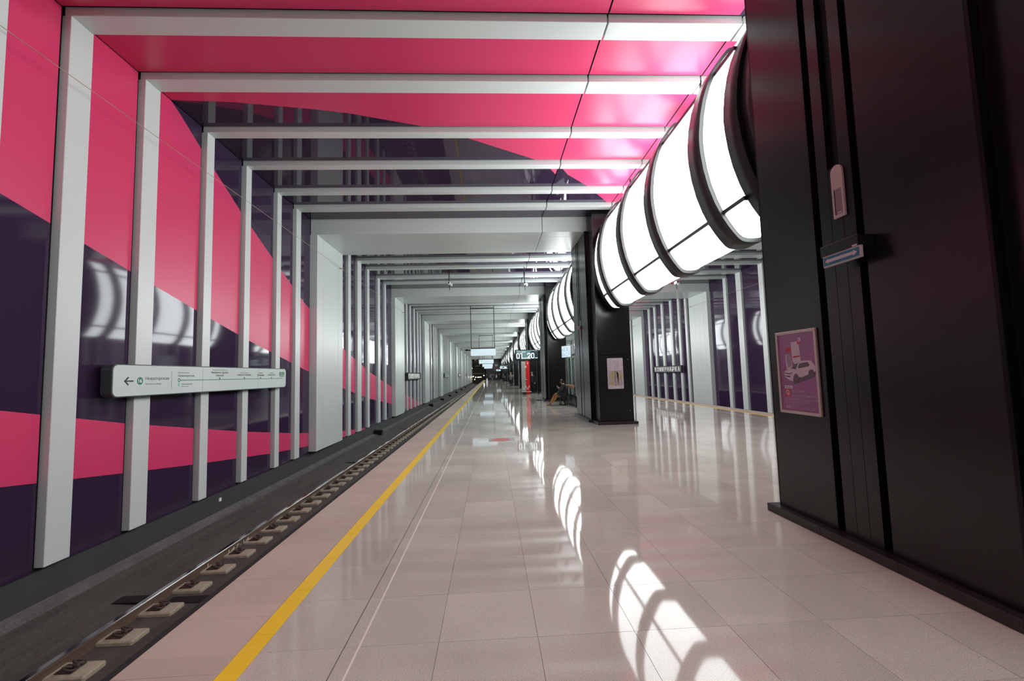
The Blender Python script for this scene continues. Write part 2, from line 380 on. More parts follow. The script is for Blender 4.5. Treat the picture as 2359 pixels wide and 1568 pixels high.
for s in (0, 1):
    f = (lambda x: x) if s == 0 else mx
    st = MB(); y = YSTART
    while y < YEND:      # narrow strip between the tiles and the border
        y += .0
        break
    ys = [TY0+TS*i for i in range(int((YSTART-TY0)//TS)+1, int((YEND-TY0)//TS)+1)]
    near_i = 0
    bord = MB(); strip = MB(); yel = MB(); edg = MB()
    for y in ys:
        a, c = (f(-1.405), f(-.915)) if s == 0 else (f(-.915), f(-1.405))
        tile_geo(bord, a, c, y, y+TS, rnd)
        a, c = (f(-.91), f(-.825)) if s == 0 else (f(-.825), f(-.91))
        tile_geo(strip, a, c, y, y+TS, rnd)
        a, c = (f(-1.53), f(-1.405)) if s == 0 else (f(-1.405), f(-1.53))
        tile_geo(yel, a, c, y+.19, y+TS+.19, rnd, YELLOW)
        a, c = (f(XE), f(-1.533)) if s == 0 else (f(-1.533), f(XE))
        if s == 0 and 1.8 < y < 17:
            e = MB(); tile_geo(e, a, c, y+.7*TS, y+1.7*TS, rnd, EDGEST); e.build('edge_stone', floor)
        else: tile_geo(edg, a, c, y+.7*TS, y+1.7*TS, rnd, EDGEST)
    for q, nm in ((bord, 'border_tiles'), (strip, 'border_strip'), (yel, 'yellow_line'), (edg, 'edge_stone')): q.build(nm, floor)['kind'] = 'stuff'
    box('light_inlay', floor, f(-.829), f(-.817), YSTART, YEND, -.02, .0006, mat('pale_inlay', (.75, .73, .68), .4))
    box('edge_strip', floor, f(XE), f(XE-.055), YSTART, YEND, -.12, -.004, RUBBER)
    box('edge_fascia', floor, f(XE+.001), f(XE+.03), YSTART, YEND, -.6, -.02, RUBBER)
# ------------------------------------------------------------------ track beds and rails
FILLET = mat('rough_mortar_fillet', (0.13, 0.13, 0.125), 0.85, noise=(7, 0.6, (1, .5, 1)), bump=(30, 0.9, 0.02))
def bed(s):
    f = (lambda x: x) if s == 0 else mx
    sec = [(-5.66, -1.045), (-5.45, -1.12), (-5.1, -1.2), (-4.5, -1.245), (-3.3, -1.26), (-1.6, -1.26)]
    bb = MB(); n = len(sec); L = [YSTART + (YEND+8-YSTART)*i/60 for i in range(61)]
    for y in L:
        for x, z in sec: bb.v.append((f(x), y, z+random.uniform(-.006, .006)))
    for j in range(60):
        for i in range(n-1):
            q = (j*n+i, j*n+i+1, (j+1)*n+i+1, (j+1)*n+i); bb.face(q, FILLET if i == 0 else BED, True)
    bb.box(f(-5.66), f(-1.6), YSTART, YEND+8, -1.6, -1.42, BED)
    o = tag(bb.build('track_bed'), kind='structure')
    for xr in (-4.39, -2.83):
        prof = [(-.075, -1.28), (.075, -1.28), (.075, -1.268), (.012, -1.25), (.010, -1.145), (.036, -1.133), (.036, -1.108), (.03, -1.1), (-.03, -1.1), (-.036, -1.108), (-.036, -1.133), (-.010, -1.145), (-.012, -1.25), (-.075, -1.268)]
        r = MB(); a0, a1 = YSTART, YEND+8; n = len(prof)
        r.v += [(f(xr+p[0]), a0, p[1]) for p in prof] + [(f(xr+p[0]), a1, p[1]) for p in prof]
        for i in range(n): r.face((i, (i+1) % n, n+(i+1) % n, n+i), STEEL if i in (6, 7, 8) else RUST)
        ro = r.build('rail', o); 
        if xr < -4: ro['label'] = 'rusty steel rail with a polished running surface'
    return o
bedL = bed(0); bedR = bed(1)
# concrete blocks with clips along the visible rail
bk = MB(); bk.box(-4.60, -4.0, -.135, .135, -1.30, -1.205, CONCB, .014)
bk.box(-4.33, -4.17, -.075, .075, -1.21, -1.196, RUSTC)
blk = bk.build('sleeper_block', bedL)
def clip_mesh():
    c = MB()
    for s in (-1, 1):
        pts = []
        for i in range(13):
            t = -0.5+ i/12*5.6
            pts.append((-4.20+.050*math.cos(t+2.2), s*.058+.040*math.sin(t+2.2), -1.166+.018*math.sin(t*1.0)))
        c.tube(pts, .012, RUSTC, 6)
    c.box(-4.235, -4.155, -.022, .022, -1.20, -1.155, RUSTC, .008)
    return c.build('rail_clip', blk)
clip = clip_mesh()
y = 4.83-.58*5; nb = 0
while y < 72:
    if nb == 0: blk.location.y = y; clip.location.y = 0
    else:
        c = blk.copy(); COL.objects.link(c); c.parent = bedL; c.location.y = y
        if y < 45: d = clip.copy(); COL.objects.link(d); d.parent = c
    nb += 1; y += .58
lettering('chalk_mark', '147-14', (-4.385+.012, 7.72, -1.215), (0, 1, 0), (0, 0, 1), .62, .055, mat('chalk', (.6, .55, .42), .9), bedL)
lettering('chalk_mark', '1', (-4.385+.012, 7.18, -1.215), (0, 1, 0), (0, 0, 1), .02, .06, bpy.data.materials['chalk'], bedL)
for (ya, yc) in ((6.17, 6.36), (15.3, 15.38), (24.5, 24.6)):
    bb = MB(); bb.box(-4.95, -4.47, ya, yc, -1.23, -1.205, BLACKD); bb.box(-4.30, -3.5, ya, yc, -1.262, -1.245, BLACKD); bb.build('drain_slot', bedL)
for i, yy in enumerate((21.8, 40.6, 49.8, 59.0, 70.0, 82.0, 95.0)):
    bb = MB(); bb.prism([(-5.62, yy-.18, -1.06), (-5.62, yy+.18, -1.06), (-5.62, yy+.18, -.90), (-5.62, yy-.18, -.90)], (.12, 0, 0), BLACKG)
    bb.prism([(-5.5, yy-.18, -1.08), (-5.28, yy-.12, -1.18), (-5.24, yy-.18, -.92), (-5.5, yy-.18, -.90)], (0, .3, 0), BLACKG)
    tag(bb.build('trackside_box', None, (-5.45, yy, -1.1)), ['nearest black wedge shaped box at the edge of the track bed', 'second black wedge shaped box along the left track bed', 'third black wedge shaped box along the left track bed', 'fourth black wedge shaped box along the left track bed', 'fifth black wedge shaped box along the left track bed', 'sixth black wedge shaped box along the left track bed', 'farthest black wedge shaped box along the left track bed'][i], 'box', 'trackside boxes along the left wall foot')
bb = MB(); bb.box(-5.645, -5.62, 9.57, 9.64, -.85, -.78, WHT, .004); tag(bb.build('wall_marker', None, (-5.64, 9.6, -.8)), 'tiny white square marker on the dark wall foot beside the track', 'marker')
# ------------------------------------------------------------------ pillars
BX0, BX1, AX0, AX1 = 3.165, mx(3.165), 3.268, mx(3.268)
YB0, YB1, YA0 = 2.56, 4.86, 1.86
def make_pillar():
    t = thing('pillar', (XC, 3.6, 0))
    box('core', t, BX0+.07, BX1-.07, YB0+.02, YB1-.02, .05, ZBG+.0, BLACKD)
    box('core', t, AX0+.05, AX1-.05, YA0+.04, YB0+.02, .05, ZPAN-.03, BLACKD)
    for s in (0, 1):
        f = (lambda x: x) if s == 0 else mx
        for (a, c) in ((4.035, YB1), (YB0, 3.478)): box('side_panel', t, f(BX0), f(BX0+.08), a, c, .08, ZBG, BLACK, .003)
        # middle strip, split round a tall recess in its upper part
        for (a, c) in ((3.56, 3.687), (3.69, 3.822), (3.825, 3.955)):
            zt = ZBG if a != 3.69 else 3.40
            box('side_panel', t, f(BX0+.005), f(BX0+.07), a, c, .08, zt, BLACK, .0015)
        # narrow front block flank: upright battens
        for (a, c) in ((YA0, 1.96), (2.01, 2.10), (2.15, 2.24), (2.27, YB0+.01)): box('flank_panel', t, f(AX0), f(AX0+.06), a, c, .08, ZPAN-.02, BLACK, .003)
    for (z0, z1) in ((.08, 2.09), (2.10, 3.88), (3.89, ZPAN-.02)):
        box('front_panel', t, AX0+.06, AX1-.06, YA0, YA0+.05, z0, z1, BLACK, .003)
    box('front_panel', t, BX0+.0, BX1-.0, YB0+.0, YB0+.03, .08, ZBG, BLACK, .003)
    box('rear_panel', t, BX0+.0, BX1-.0, YB1-.03, YB1, .08, ZBG, BLACK, .003)
    for zz in (.4, 1.95):
        bb = MB(); bb.tube([(AX1-.12, YA0-.008, zz), (AX1-.12, YA0+.01, zz)], .011, ALU, 10); bb.build('bolt', t)
    for seg in ((2.55, 3.35), (3.35, 4.15), (4.15, YB1+.09)):
        for s in (0, 1):
            f = (lambda x: x) if s == 0 else mx
            box('plinth', t, f(BX0-.09), f(BX0+.2), seg[0]+.001, seg[1]-.001, 0, .08, BLKSTONE, .003)
    box('plinth', t, AX0-.09, AX1+.09, YA0-.12, 2.549, 0, .08, BLKSTONE, .003)
    box('plinth', t, BX0+.2, BX1-.2, 2.56, YB1+.09, 0, .075, BLKSTONE)
    return t
pil = make_pillar()
plabels = ['nearest black pillar at the right edge, carrying the purple poster',
 'black pillar with the white area map board, second from the camera',
 'black pillar behind the seated woman, third from the camera', 'black pillar behind the red and grey info column, fourth from the camera',
 'fifth black pillar from the camera in the central row', 'sixth black pillar from the camera in the central row', 'seventh black pillar from the camera in the central row',
 'eighth black pillar from the camera in the central row', 'ninth black pillar from the camera in the central row', 'tenth black pillar from the camera in the central row',
 'eleventh black pillar, near the far end wall', 'farthest black pillar of the central row, next to the end wall']
pillars = []
for i in range(12):
    p = pil if i == 0 else copy_tree(pil, (XC, 3.6+P*i, 0))
    tag(p, plabels[i], 'pillar', 'black pillars in the central row'); pillars.append(p)
# ------------------------------------------------------------------ barrel lamps
half = [(0, 3.46), (.08, 3.462), (.14, 3.478), (.185, 3.515), (.24, 3.585), (.31, 3.69), (.385, 3.82), (.47, 4.02), (.54, 4.24), (.59, 4.48), (.618, 4.72), (.624, 4.86)]
half = half + [(x, 9.72-z) for x, z in reversed(half[:-1])]        # bottom tip -> top tip
loop = [(-x, z) for x, z in half] + [(x, z) for x, z in reversed(half[1:-1])]
def offset(pt, d):
    x, z = pt; c = Vector((x*1.9, z-4.86)); 
    if c.length < 1e-6: return pt
    n = c.normalized(); return (x+n.x*d, z+n.y*d)
def ring(bb, y0, y1, d0, d1, m, pts=loop, closed=True, capin=True):
    n = len(bb.v); k = len(pts)
    for y in (y0, y1):
        for d in (d0, d1):
            for p in pts:
                q = offset(p, d); bb.v.append((XC+q[0], y, q[1]))
    R = range(k if closed else k-1)
    for i in R:
        j = (i+1) % k
        bb.face((n+k+i, n+k+j, n+3*k+j, n+3*k+i), m, True)        # outer
        bb.face((n+i, n+2*k+i, n+2*k+j, n+j), m, True)            # inner
        bb.face((n+i, n+j, n+k+j, n+k+i), m); bb.face((n+2*k+i, n+3*k+i, n+3*k+j, n+2*k+j), m)
ENDB = mat('black_lamp_end', (0.008, 0.0085, 0.009), 0.42)
def make_lamp():
    t = thing('barrel_lamp', (XC, 9.1, 4.86))
    ends = (5.48, 12.74); ribs = (6.2, 8.15, 10.1, 12.05); rw = .19
    segs = []; a = ends[0]
    for r in ribs: segs.append((a, r-rw)); a = r+rw
    segs.append((a, ends[1]))
    hi = 6; n = len(half)                        # index where the lower joint sits
    left = [(-x, z) for x, z in half]
    groups = [left[hi:n-hi], [(-x, z) for x, z in left[hi:n-hi]]]
    bot = list(reversed([(x, z) for x, z in half[:hi+1]])) + [(-x, z) for x, z in half[1:hi+1]]
    top = [(x, 9.72-z) for x, z in bot]
    for (y0, y1) in segs:
        for gp in groups + [bot, top]:
            bb = MB(); k = len(gp)
            for y in (y0+.004, y1-.004):
                for p in gp: bb.v.append((XC+p[0], y, p[1]))
            for i in range(k-1): bb.face((i, i+1, k+i+1, k+i), DIFF, True)
            bb.build('diffuser', t)
        for zz in (0, 1):
            for s in (-1, 1):
                x, z = half[hi]; z = z if zz == 0 else 9.72-z
                bb = MB(); bb.box(XC+s*x-.03, XC+s*x+.03, y0, y1, z-.03, z+.03, RIB, .004); bb.build('crossbar', t)
    for r in ribs:
        bb = MB(); ring(bb, r-rw, r+rw, -.02, .075, RIB); bb.build('rib', t)
        bb = MB(); ring(bb, r-rw-.006, r+rw+.006, -.02, .02, ALU); bb.build('rib_trim', t)
    for (a, c, core) in ((ends[0]-.32, ends[0], (4.86, ends[0]-.32)), (ends[1], ends[1]+.10, (ends[1]+.10, 13.32))):
        bb = MB(); ring(bb, a, c, -.05, 0.0, ENDB); bb.build('end_rib', t)
        bb = MB(); ring(bb, core[0], core[1], -.10, -.045, ENDB); bb.build('end_neck', t)
        bb = MB(); ring(bb, (a+c)/2-.01, (a+c)/2+.01, -.6, -.04, BLACKG); bb.build('end_plate', t)
    for r in (7.2, 11.1):
        bb = MB(); bb.tube([(XC, r, 6.26), (XC, r, ZFR+.05)], .02, RIB, 8); bb.build('hanger', t)
    return t
lamp = make_lamp()
llabels = ['nearest glowing barrel lamp hanging right of centre with black ribs', 'second glowing barrel lamp, just left of the map board pillar',
 'third glowing barrel lamp along the pillar row', 'fourth glowing barrel lamp along the pillar row', 'fifth glowing barrel lamp along the pillar row', 'sixth glowing barrel lamp along the pillar row',
 'seventh glowing barrel lamp along the pillar row', 'eighth glowing barrel lamp along the pillar row', 'ninth glowing barrel lamp along the pillar row', 'tenth glowing barrel lamp, last of the row but one', 'farthest glowing barrel lamp next to the end wall', 'glowing barrel lamp behind the viewpoint']
for i in range(12):
    kk = i if i < 11 else -1
    l = lamp if i == 0 else copy_tree(lamp, (XC, 9.1+P*kk, 4.86))
    tag(l, llabels[i], 'lamp', 'barrel lamps between the pillars')
# ------------------------------------------------------------------ end wall, tunnel mouths
EY = YEND
b = MB()
b.box(-1.6, mx(-1.6), EY, EY+.3, -1.5, 6.7, ENDW)
b.box(-6.1, -1.6, EY, EY+.3, 5.6, 6.7, ENDW); b.box(mx(-6.1), mx(-1.6), EY, EY+.3, 5.6, 6.7, ENDW)
tag(b.build('wall_end'), kind='structure')
b = MB()
for f in ((lambda x: x), mx):
    x0, x1 = sorted((f(-6.1), f(-1.6)))
    b.box(x0-.2, x0, EY, EY+14, -1.6, 6, TUN); b.box(x1, x1+.2, EY, EY+14, -1.6, 6, TUN); b.box(x0, x1, EY, EY+14, 5.6, 5.9, TUN); b.box(x0, x1, EY+14, EY+14.2, -1.6, 6, TUN)
tag(b.build('wall_tunnel'), kind='structure')
for i, (x, z, dy) in enumerate(((-5.6, 2.6, .3), (-5.6, 1.5, .5), (-5.1, 1.15, 1), (-4.5, .9, 3), (-3.9, .85, 4), (-3.5, .9, 5), (-2.0, 1.35, .4), (-5.5, 3.6, .3), (-4.9, .2, 6), (-3.0, .9, 5))):
    bb = MB(); bb.tube([(x, EY+dy, z-.09), (x, EY+dy, z), (x, EY+dy, z+.09)], [.05, .12, .05], BULB, 8); bb.box(x-.03, x+.03, EY+dy+.08, EY+dy+.14, z-.1, z+.1, BLACK)
    tag(bb.build('tunnel_light', None, (x, EY+dy, z)), ['light high on the left edge of the dark tunnel mouth', 'light halfway up the left edge of the dark tunnel mouth', 'yellowish light low in the left part of the tunnel mouth', 'second yellowish light from the left in the tunnel row', 'middle yellowish light of the row in the tunnel mouth', 'third yellowish light from the left in the tunnel row', 'brightest round light at the right edge of the tunnel mouth', 'topmost light of the dark tunnel mouth', 'lowest light near the tunnel floor', 'rightmost yellowish light of the row deep in the tunnel'][i], 'light', 'lights in the tunnel mouth')
bb = MB(); bb.box(-5.9, -1.7, EY+.35, EY+.45, 1.9, 2.05, TUN); bb.box(-4.6, -3.2, EY+1.5, EY+1.55, 4.2, 4.26, SCRT)
for z in (2.3, 2.8, 3.3): bb.box(-4.3, -2.2, EY+.5, EY+.6, z, z+.05, BLACK)
tag(bb.build('tunnel_gantry', None, (-4, EY+.4, 2)), 'dark equipment gantry across the tunnel mouth at the far end', 'gantry')
t = thing('end_banner', (2.0, EY-.03, 3.6), 'dark illustrated banner with red lettering on the far end wall', 'banner')
box('board', t, .9, 3.1, EY-.06, EY-.01, 2.6, 5.3, mat('banner_dark', (.05, .05, .06), .4, noise=(2.5, .7)))
box('red_band', t, 1.0, 2.9, EY-.075, EY-.06, 3.5, 3.62, REDP); box('pale_patch', t, 1.3, 2.2, EY-.075, EY-.06, 4.0, 4.6, GREYP); box('pale_patch', t, 1.8, 2.8, EY-.075, EY-.06, 2.8, 2.95, GREYP)
# ------------------------------------------------------------------ wall signs
def rrect(w, h, r, seg=5):
    pts = []
    for cx, cy, a0 in ((w-r, h-r, 0), (r, h-r, 90), (r, r, 180), (w-r, r, 270)):
        for i in range(seg+1):
            a = math.radians(a0+90*i/seg); pts.append((cx+r*math.cos(a), cy+r*math.sin(a)))
    return pts
def plate(name, O, U, V, w, h, r, d, m, parent, mside=None, front=None):
    """rounded plate whose front face is at O + N*d ; N = UxV faces the viewer"""
    U, V, O = Vector(U), Vector(V), Vector(O); N = U.cross(V); bb = MB()
    pts = [O+U*x+V*y for x, y in rrect(w, h, r)]
    bb.prism(pts, N*d, m, mside or m); o = bb.build(name, parent)
    if front:
        bb = MB(); bb.poly([p+N*(d+.001) for p in pts], front); bb.build('face', o if parent is None or parent.parent is None else parent)
    return o
def disc(name, c, U, V, r, d, m, parent, r2=0, seg=20):
    U, V, c = Vector(U), Vector(V), Vector(c); N = U.cross(V); bb = MB()
    ou = [c+U*r*math.cos(2*math.pi*i/seg)+V*r*math.sin(2*math.pi*i/seg) for i in range(seg)]
    if r2 == 0: bb.prism(ou, N*d, m)
    else:
        inn = [c+(p-c)*(r2/r) for p in ou]
        for i in range(seg):
            j = (i+1) % seg; bb.quad(ou[i]+N*d, ou[j]+N*d, inn[j]+N*d, inn[i]+N*d, m)
    return bb.build(name, parent)
def line_sign(y0, label):
    t = thing('line_map_sign', (-5.53, y0+2.65, 1.65), label, 'sign'); U, V = (0, 1, 0), (0, 0, 1)
    W_, H_ = 5.35, .485; Xb = -5.529; D = .16
    plate('housing', (Xb, y0, 1.415), U, V, W_, H_, .09, D-.01, SIGNB, t)
    X = Xb+D
    plate('glass_face', (X-.012, y0+.015, 1.43), U, V, W_-.03, H_-.03, .08, .012, SIGNF, t)
    def T(s, y, z, w, h, m=INK, nm='lettering'): lettering(nm, s, (X+.0005, y0+y, 1.415+z), U, V, w, h, m, t)
    def B(y, z, w, h, m, nm='line'): box(nm, t, X, X+.0015, y0+y, y0+y+w, 1.415+z, 1.415+z+h, m)
    # arrow
    bb = MB(); s_ = [(.20, .235), (.275, .30), (.293, .285), (.245, .245), (.375, .245), (.375, .225), (.245, .225), (.293, .185), (.275, .17)]
    bb.prism([(X, y0+a, 1.415+c) for a, c in s_], (.0015, 0, 0), INK); bb.build('arrow', t)
    disc('line_roundel', (X, y0+.50, 1.65), U, V, .058, .0015, GREEN, t); lettering('numeral', '16', (X+.002, y0+.465, 1.622), U, V, .07, .06, WHT, t, bold=.02)
    T('Новаторская', .61, .235, .50, .06, bold_ := INK); T('Novatorskaya', .61, .165, .33, .035, GREYINK)
    B(1.17, .09, .006, .30, GREYINK, 'divider')
    B(1.37, .228, 3.75, .012, GREEN, 'route_line'); disc('terminus_ring', (X, y0+1.35, 1.65), U, V, .032, .002, GREEN, t, .018)
    T('Novatorskaya', 1.33, .35, .27, .026, GREYINK); T('Новаторская', 1.33, .285, .41, .045)
    disc('interchange_ring', (X, y0+1.35, 1.575), U, V, .026, .002, TEAL, t, .014); T('Новаторская', 1.42, .15, .27, .025); T('Novatorskaya', 1.42, .115, .17, .018, GREYINK)
    for (yc, ru, la) in ((2.50, 'Университет Дружбы', 'Universitet Druzhby Narodov'), (3.38, 'Генерала Тюленева', 'Generala Tyuleneva'), (4.06, 'Тютчевская', 'Tyutchevskaya'), (4.58, 'Корниловская', 'Kornilovskaya')):
        B(yc-.015, .24, .028, .035, INK, 'station_tick'); w_ = len(ru)*.031
        if yc == 2.5: T('Народов', yc-.12, .29, .25, .045); T(ru, yc-w_/2, .345, w_, .05); T(la, yc-.24, .405, .5, .028, GREYINK)
        else: T(ru, yc-w_/2, .30, w_, .045); T(la, yc-w_*.3, .355, w_*.6, .026, GREYINK)
    B(4.98, .285, .26, .11, GREEN, 'station_box'); T('Kommunarka', 5.03, .352, .16, .02, WHT); T('Коммунарка', 5.0, .30, .22, .032, WHT); B(5.09, .24, .02, .03, GREEN, 'station_tick'); B(5.16, .228, .05, .012, GREEN, 'route_line')
    for yy in (1.98, 3.95): B(yy, .02, .003, .44, GREYINK, 'glass_joint')
    return t
line_sign(6.56, 'long white line map sign with green route line on the left wall nearest the camera')
def far_line_sign(y0, label):
    t = thing('line_map_sign', (-5.53, y0+2.65, 1.65), label, 'sign'); X = -5.369
    plate('housing', (-5.529, y0, 1.415), (0, 1, 0), (0, 0, 1), 5.35, .485, .09, .15, SIGNB, t); plate('glass_face', (-5.381, y0+.015, 1.43), (0, 1, 0), (0, 0, 1), 5.32, .455, .08, .012, SIGNF, t)
    box('route_line', t, X, X+.002, y0+1.37, y0+5.1, 1.64, 1.66, GREEN); lettering('lettering', 'Новаторская', (X, y0+.6, 1.65), (0, 1, 0), (0, 0, 1), .5, .06, INK, t)
for i, y in enumerate((6.56+2*P*2, 6.56+2*P*4)): far_line_sign(y, ['white line map sign on the left wall between the two black name signs', 'farthest white line map sign on the left wall'][i])
def name_sign(side, y0, label):
    f = (lambda x: x) if side < 0 else mx
    U = (0, 1, 0) if side < 0 else (0, -1, 0); V = (0, 0, 1); L = 5.25
    t = thing('station_name_sign', (f(-5.45), y0+L/2, 1.64), label, 'sign')
    xa, xb = f(-5.50), f(-5.355)
    if side < 0: box('housing', t, -5.50, -5.40, y0, y0+L, 1.395, 1.88, SIGNB, .01)
    else: box('housing', t, xb+.045, xa, y0, y0+L, 1.395, 1.88, SIGNB, .01)
    for z in (1.395, 1.85): box('rim', t, f(-5.40), f(-5.35), y0, y0+L, z, z+.03, BLACK)
    for (a, z0, z1) in ((y0, 1.395, 1.88), (y0+L-.04, 1.395, 1.88)): box('rim', t, f(-5.40), f(-5.35), a, a+.04, z0, z1, BLACK)
    for yy in (y0+.6, y0+L-.7): box('bracket', t, f(-5.61), f(-5.50), yy, yy+.08, 1.5, 1.78, BLACK)
    s = 'КОММУНАРКА'; n = len(s); cw = (L-.5)/n
    for i, ch in enumerate(s):
        yy = (y0+.25+cw*i+cw*.17) if side < 0 else (y0+L-.25-cw*i-cw*.17)
        lettering('letter', ch, (f(-5.398), yy, 1.47), U, V, cw*.66, .33, LETTER, t, .03, -.004)
    return t
name_sign(-1, 29.05, 'black sign with white letters of the station name on the left wall')
name_sign(-1, 29.05+2*P*2, 'small far black station name sign on the left wall beyond the second line map sign')
name_sign(-1, 29.05+2*P*4-P*0, 'farthest black station name sign on the left wall')
name_sign(1, 29.4, 'black sign with white letters of the station name on the purple right wall')
# cable along the walls with small brackets on the deep portals
for s in (0, 1):
    f = (lambda x: x) if s == 0 else mx
    t = thing('wall_cable', (f(-5.33), 10, 5.6), ['thin taut cable running high along the left wall', 'thin taut cable running high along the right wall'][s], 'cable')
    for k in range(-2, 10):
        ya = Y0+P*k+2.05; yc = ya+P; n = 8
        pts = [(f(-5.33), ya+(yc-ya)*i/n, 5.60-.0*i) for i in range(n+1)]
        bb = MB(); bb.tube(pts, .005, CABLE, 5); bb.build('span', t)
        if k >= -1:
            bb = MB(); bb.tube([(f(-5.41), ya, 5.6), (f(-5.30), ya, 5.6)], .016, CABLE, 8); bb.tube([(f(-5.33), ya-.05, 5.6), (f(-5.33), ya+.12, 5.6)], .013, CABLE, 8); bb.build('bracket', t)
# ------------------------------------------------------------------ things on the near pillar (face x = BX0, reading direction -y)
U, V = Vector((0, -1, 0)), Vector((0, 0, 1)); FX = BX0-.001
t = thing('framed_poster', (FX, 4.40, 1.54), 'purple framed poster of a white car on the near black pillar', 'poster')
py1, py0, pz0, pz1 = 4.705, 4.105, 1.108, 1.968
for (a, c, z0, z1) in ((py0, py1, pz0, pz0+.03), (py0, py1, pz1-.03, pz1), (py0, py0+.03, pz0+.03, pz1-.03), (py1-.03, py1, pz0+.03, pz1-.03)):
    box('frame', t, FX-.022, FX, a, c, z0, z1, mat('frame_alu', (.55, .47, .46), .35, metal=.3) if 'frame_alu' not in bpy.data.materials else bpy.data.materials['frame_alu'], .003)
PPUR = mat('poster_purple', (.31, .115, .28), .25, noise=(1.8, .35)); box('print', t, FX-.008, FX, py0+.03, py1-.03, pz0+.03, pz1-.03, PPUR)
PX = FX-.0085; pw = py1-py0-.06; ph = pz1-pz0-.06
def pp(u, v): return (PX, py1-.03-u*pw, pz1-.03-v*ph)       # u to the reader's right, v down, 0..1
def art(name, pts, m, lift=0.0):
    bb = MB(); bb.prism([(PX-lift, pp(u, v)[1], pp(u, v)[2]) for u, v in pts], (-.0006, 0, 0), m); bb.build(name, t)
PWH = mat('poster_white', (.62, .52, .60), .4); PGR = mat('poster_grey', (.12, .085, .12), .4); PRD = mat('poster_red', (.5, .04, .07), .4); PGY = mat('poster_midgrey', (.30, .22, .29), .4)
art('phone', [(.36, .11), (.58, .10), (.61, .36), (.43, .40), (.38, .36)], PWH); art('phone_bar', [(.40, .295), (.59, .285), (.595, .305), (.405, .315)], PRD, .0008)
art('charger', [(.18, .27), (.33, .265), (.38, .46), (.20, .46)], PWH); art('charger_front', [(.21, .275), (.33, .27), (.345, .42), (.24, .44)], PGY, .0008)
art('red_badge', [(.19, .185), (.34, .175), (.34, .23), (.19, .235)], PRD); art('pin_red', [(.545, .10), (.62, .095), (.62, .14), (.545, .145)], PRD, .001)
disc('pin', (PX-.002, pp(.61, .085)[1], pp(.61, .085)[2]), U, V, .022, .001, PWH, t); disc('pin_hole', (PX-.003, pp(.61, .088)[1], pp(.61, .088)[2]), U, V, .008, .001, PRD, t)
art('car_shadow', [(.35, .62), (.50, .58), (.95, .50), (.97, .53), (.85, .58), (.55, .63), (.38, .66)], PGR)
art('car_body', [(.12, .515), (.13, .49), (.20, .47), (.32, .45), (.40, .41), (.48, .375), (.66, .355), (.86, .355), (.90, .375), (.95, .41), (.975, .44), (.97, .49), (.93, .50), (.91, .47), (.86, .465), (.80, .48), (.78, .53), (.60, .565), (.52, .56), (.50, .53), (.45, .515), (.40, .53), (.38, .60), (.36, .62), (.25, .60), (.13, .565)], PWH, .001)
art('car_windscreen', [(.33, .45), (.43, .395), (.53, .385), (.46, .465)], PGR, .002); art('car_window', [(.50, .455), (.57, .39), (.78, .375), (.84, .41), (.80, .43)], PGR, .002)
art('car_light', [(.13, .50), (.25, .515), (.36, .50), (.33, .52), (.25, .53), (.13, .515)], PGR, .002); art('car_grille', [(.13, .54), (.30, .55), (.29, .57), (.14, .555)], PGR, .002)
art('car_mirror', [(.47, .445), (.52, .435), (.55, .46), (.50, .475), (.47, .465)], PWH, .003)
for (u, v, r) in ((.45, .595, .045), (.86, .525, .04)): disc('car_wheel', (PX-.0025, pp(u, v)[1], pp(u, v)[2]), U, V, r, .001, PGR, t)
bb = MB(); bb.prism([Vector(pp(.10, .715))+U*x+V*z+Vector((-.0, 0, 0)) for x, z in rrect(.125, .032, .014)], (-.001, 0, 0), PWH); bb.build('button', t)
lettering('lettering', 'Зарядить', Vector(pp(.13, .708))+Vector((-.0012, 0, 0)), U, V, .09, .018, PGR, t, .0006)
art('app_icon', [(.10, .72), (.26, .72), (.26, .82), (.10, .82)], PRD); disc('icon_ring', (PX-.0012, pp(.18, .76)[1], pp(.18, .76)[2]), U, V, .024, .001, PWH, t, .012)
art('icon_tail', [(.215, .77), (.225, .79), (.19, .812), (.185, .80)], PWH, .0012)
for (s, u, v, w, h) in (('Приложение', .30, .765, .19, .026), ('«Московский транспорт»', .30, .82, .36, .027), ('Заряжайте электромобиль на зарядных станциях', .10, .865, .48, .016), ('городского проекта «Энергия Москвы»', .10, .898, .38, .016), ('Подробности в приложении и на сайте', .10, .925, .26, .008), ('Метро', .23, .965, .06, .010), ('Департамент транспорта', .62, .965, .16, .008), ('Правительство Москвы', .62, .98, .16, .007)):
    lettering('lettering', s, Vector(pp(u, v))+Vector((-.0008, 0, 0)), U, V, w, h, PWH, t, .0005)
disc('small_icon', (PX-.001, pp(.14, .955)[1], pp(.14, .955)[2]), U, V, .011, .001, PWH, t); disc('small_icon', (PX-.001, pp(.20, .955)[1], pp(.20, .955)[2]), U, V, .011, .001, PWH, t, .005)
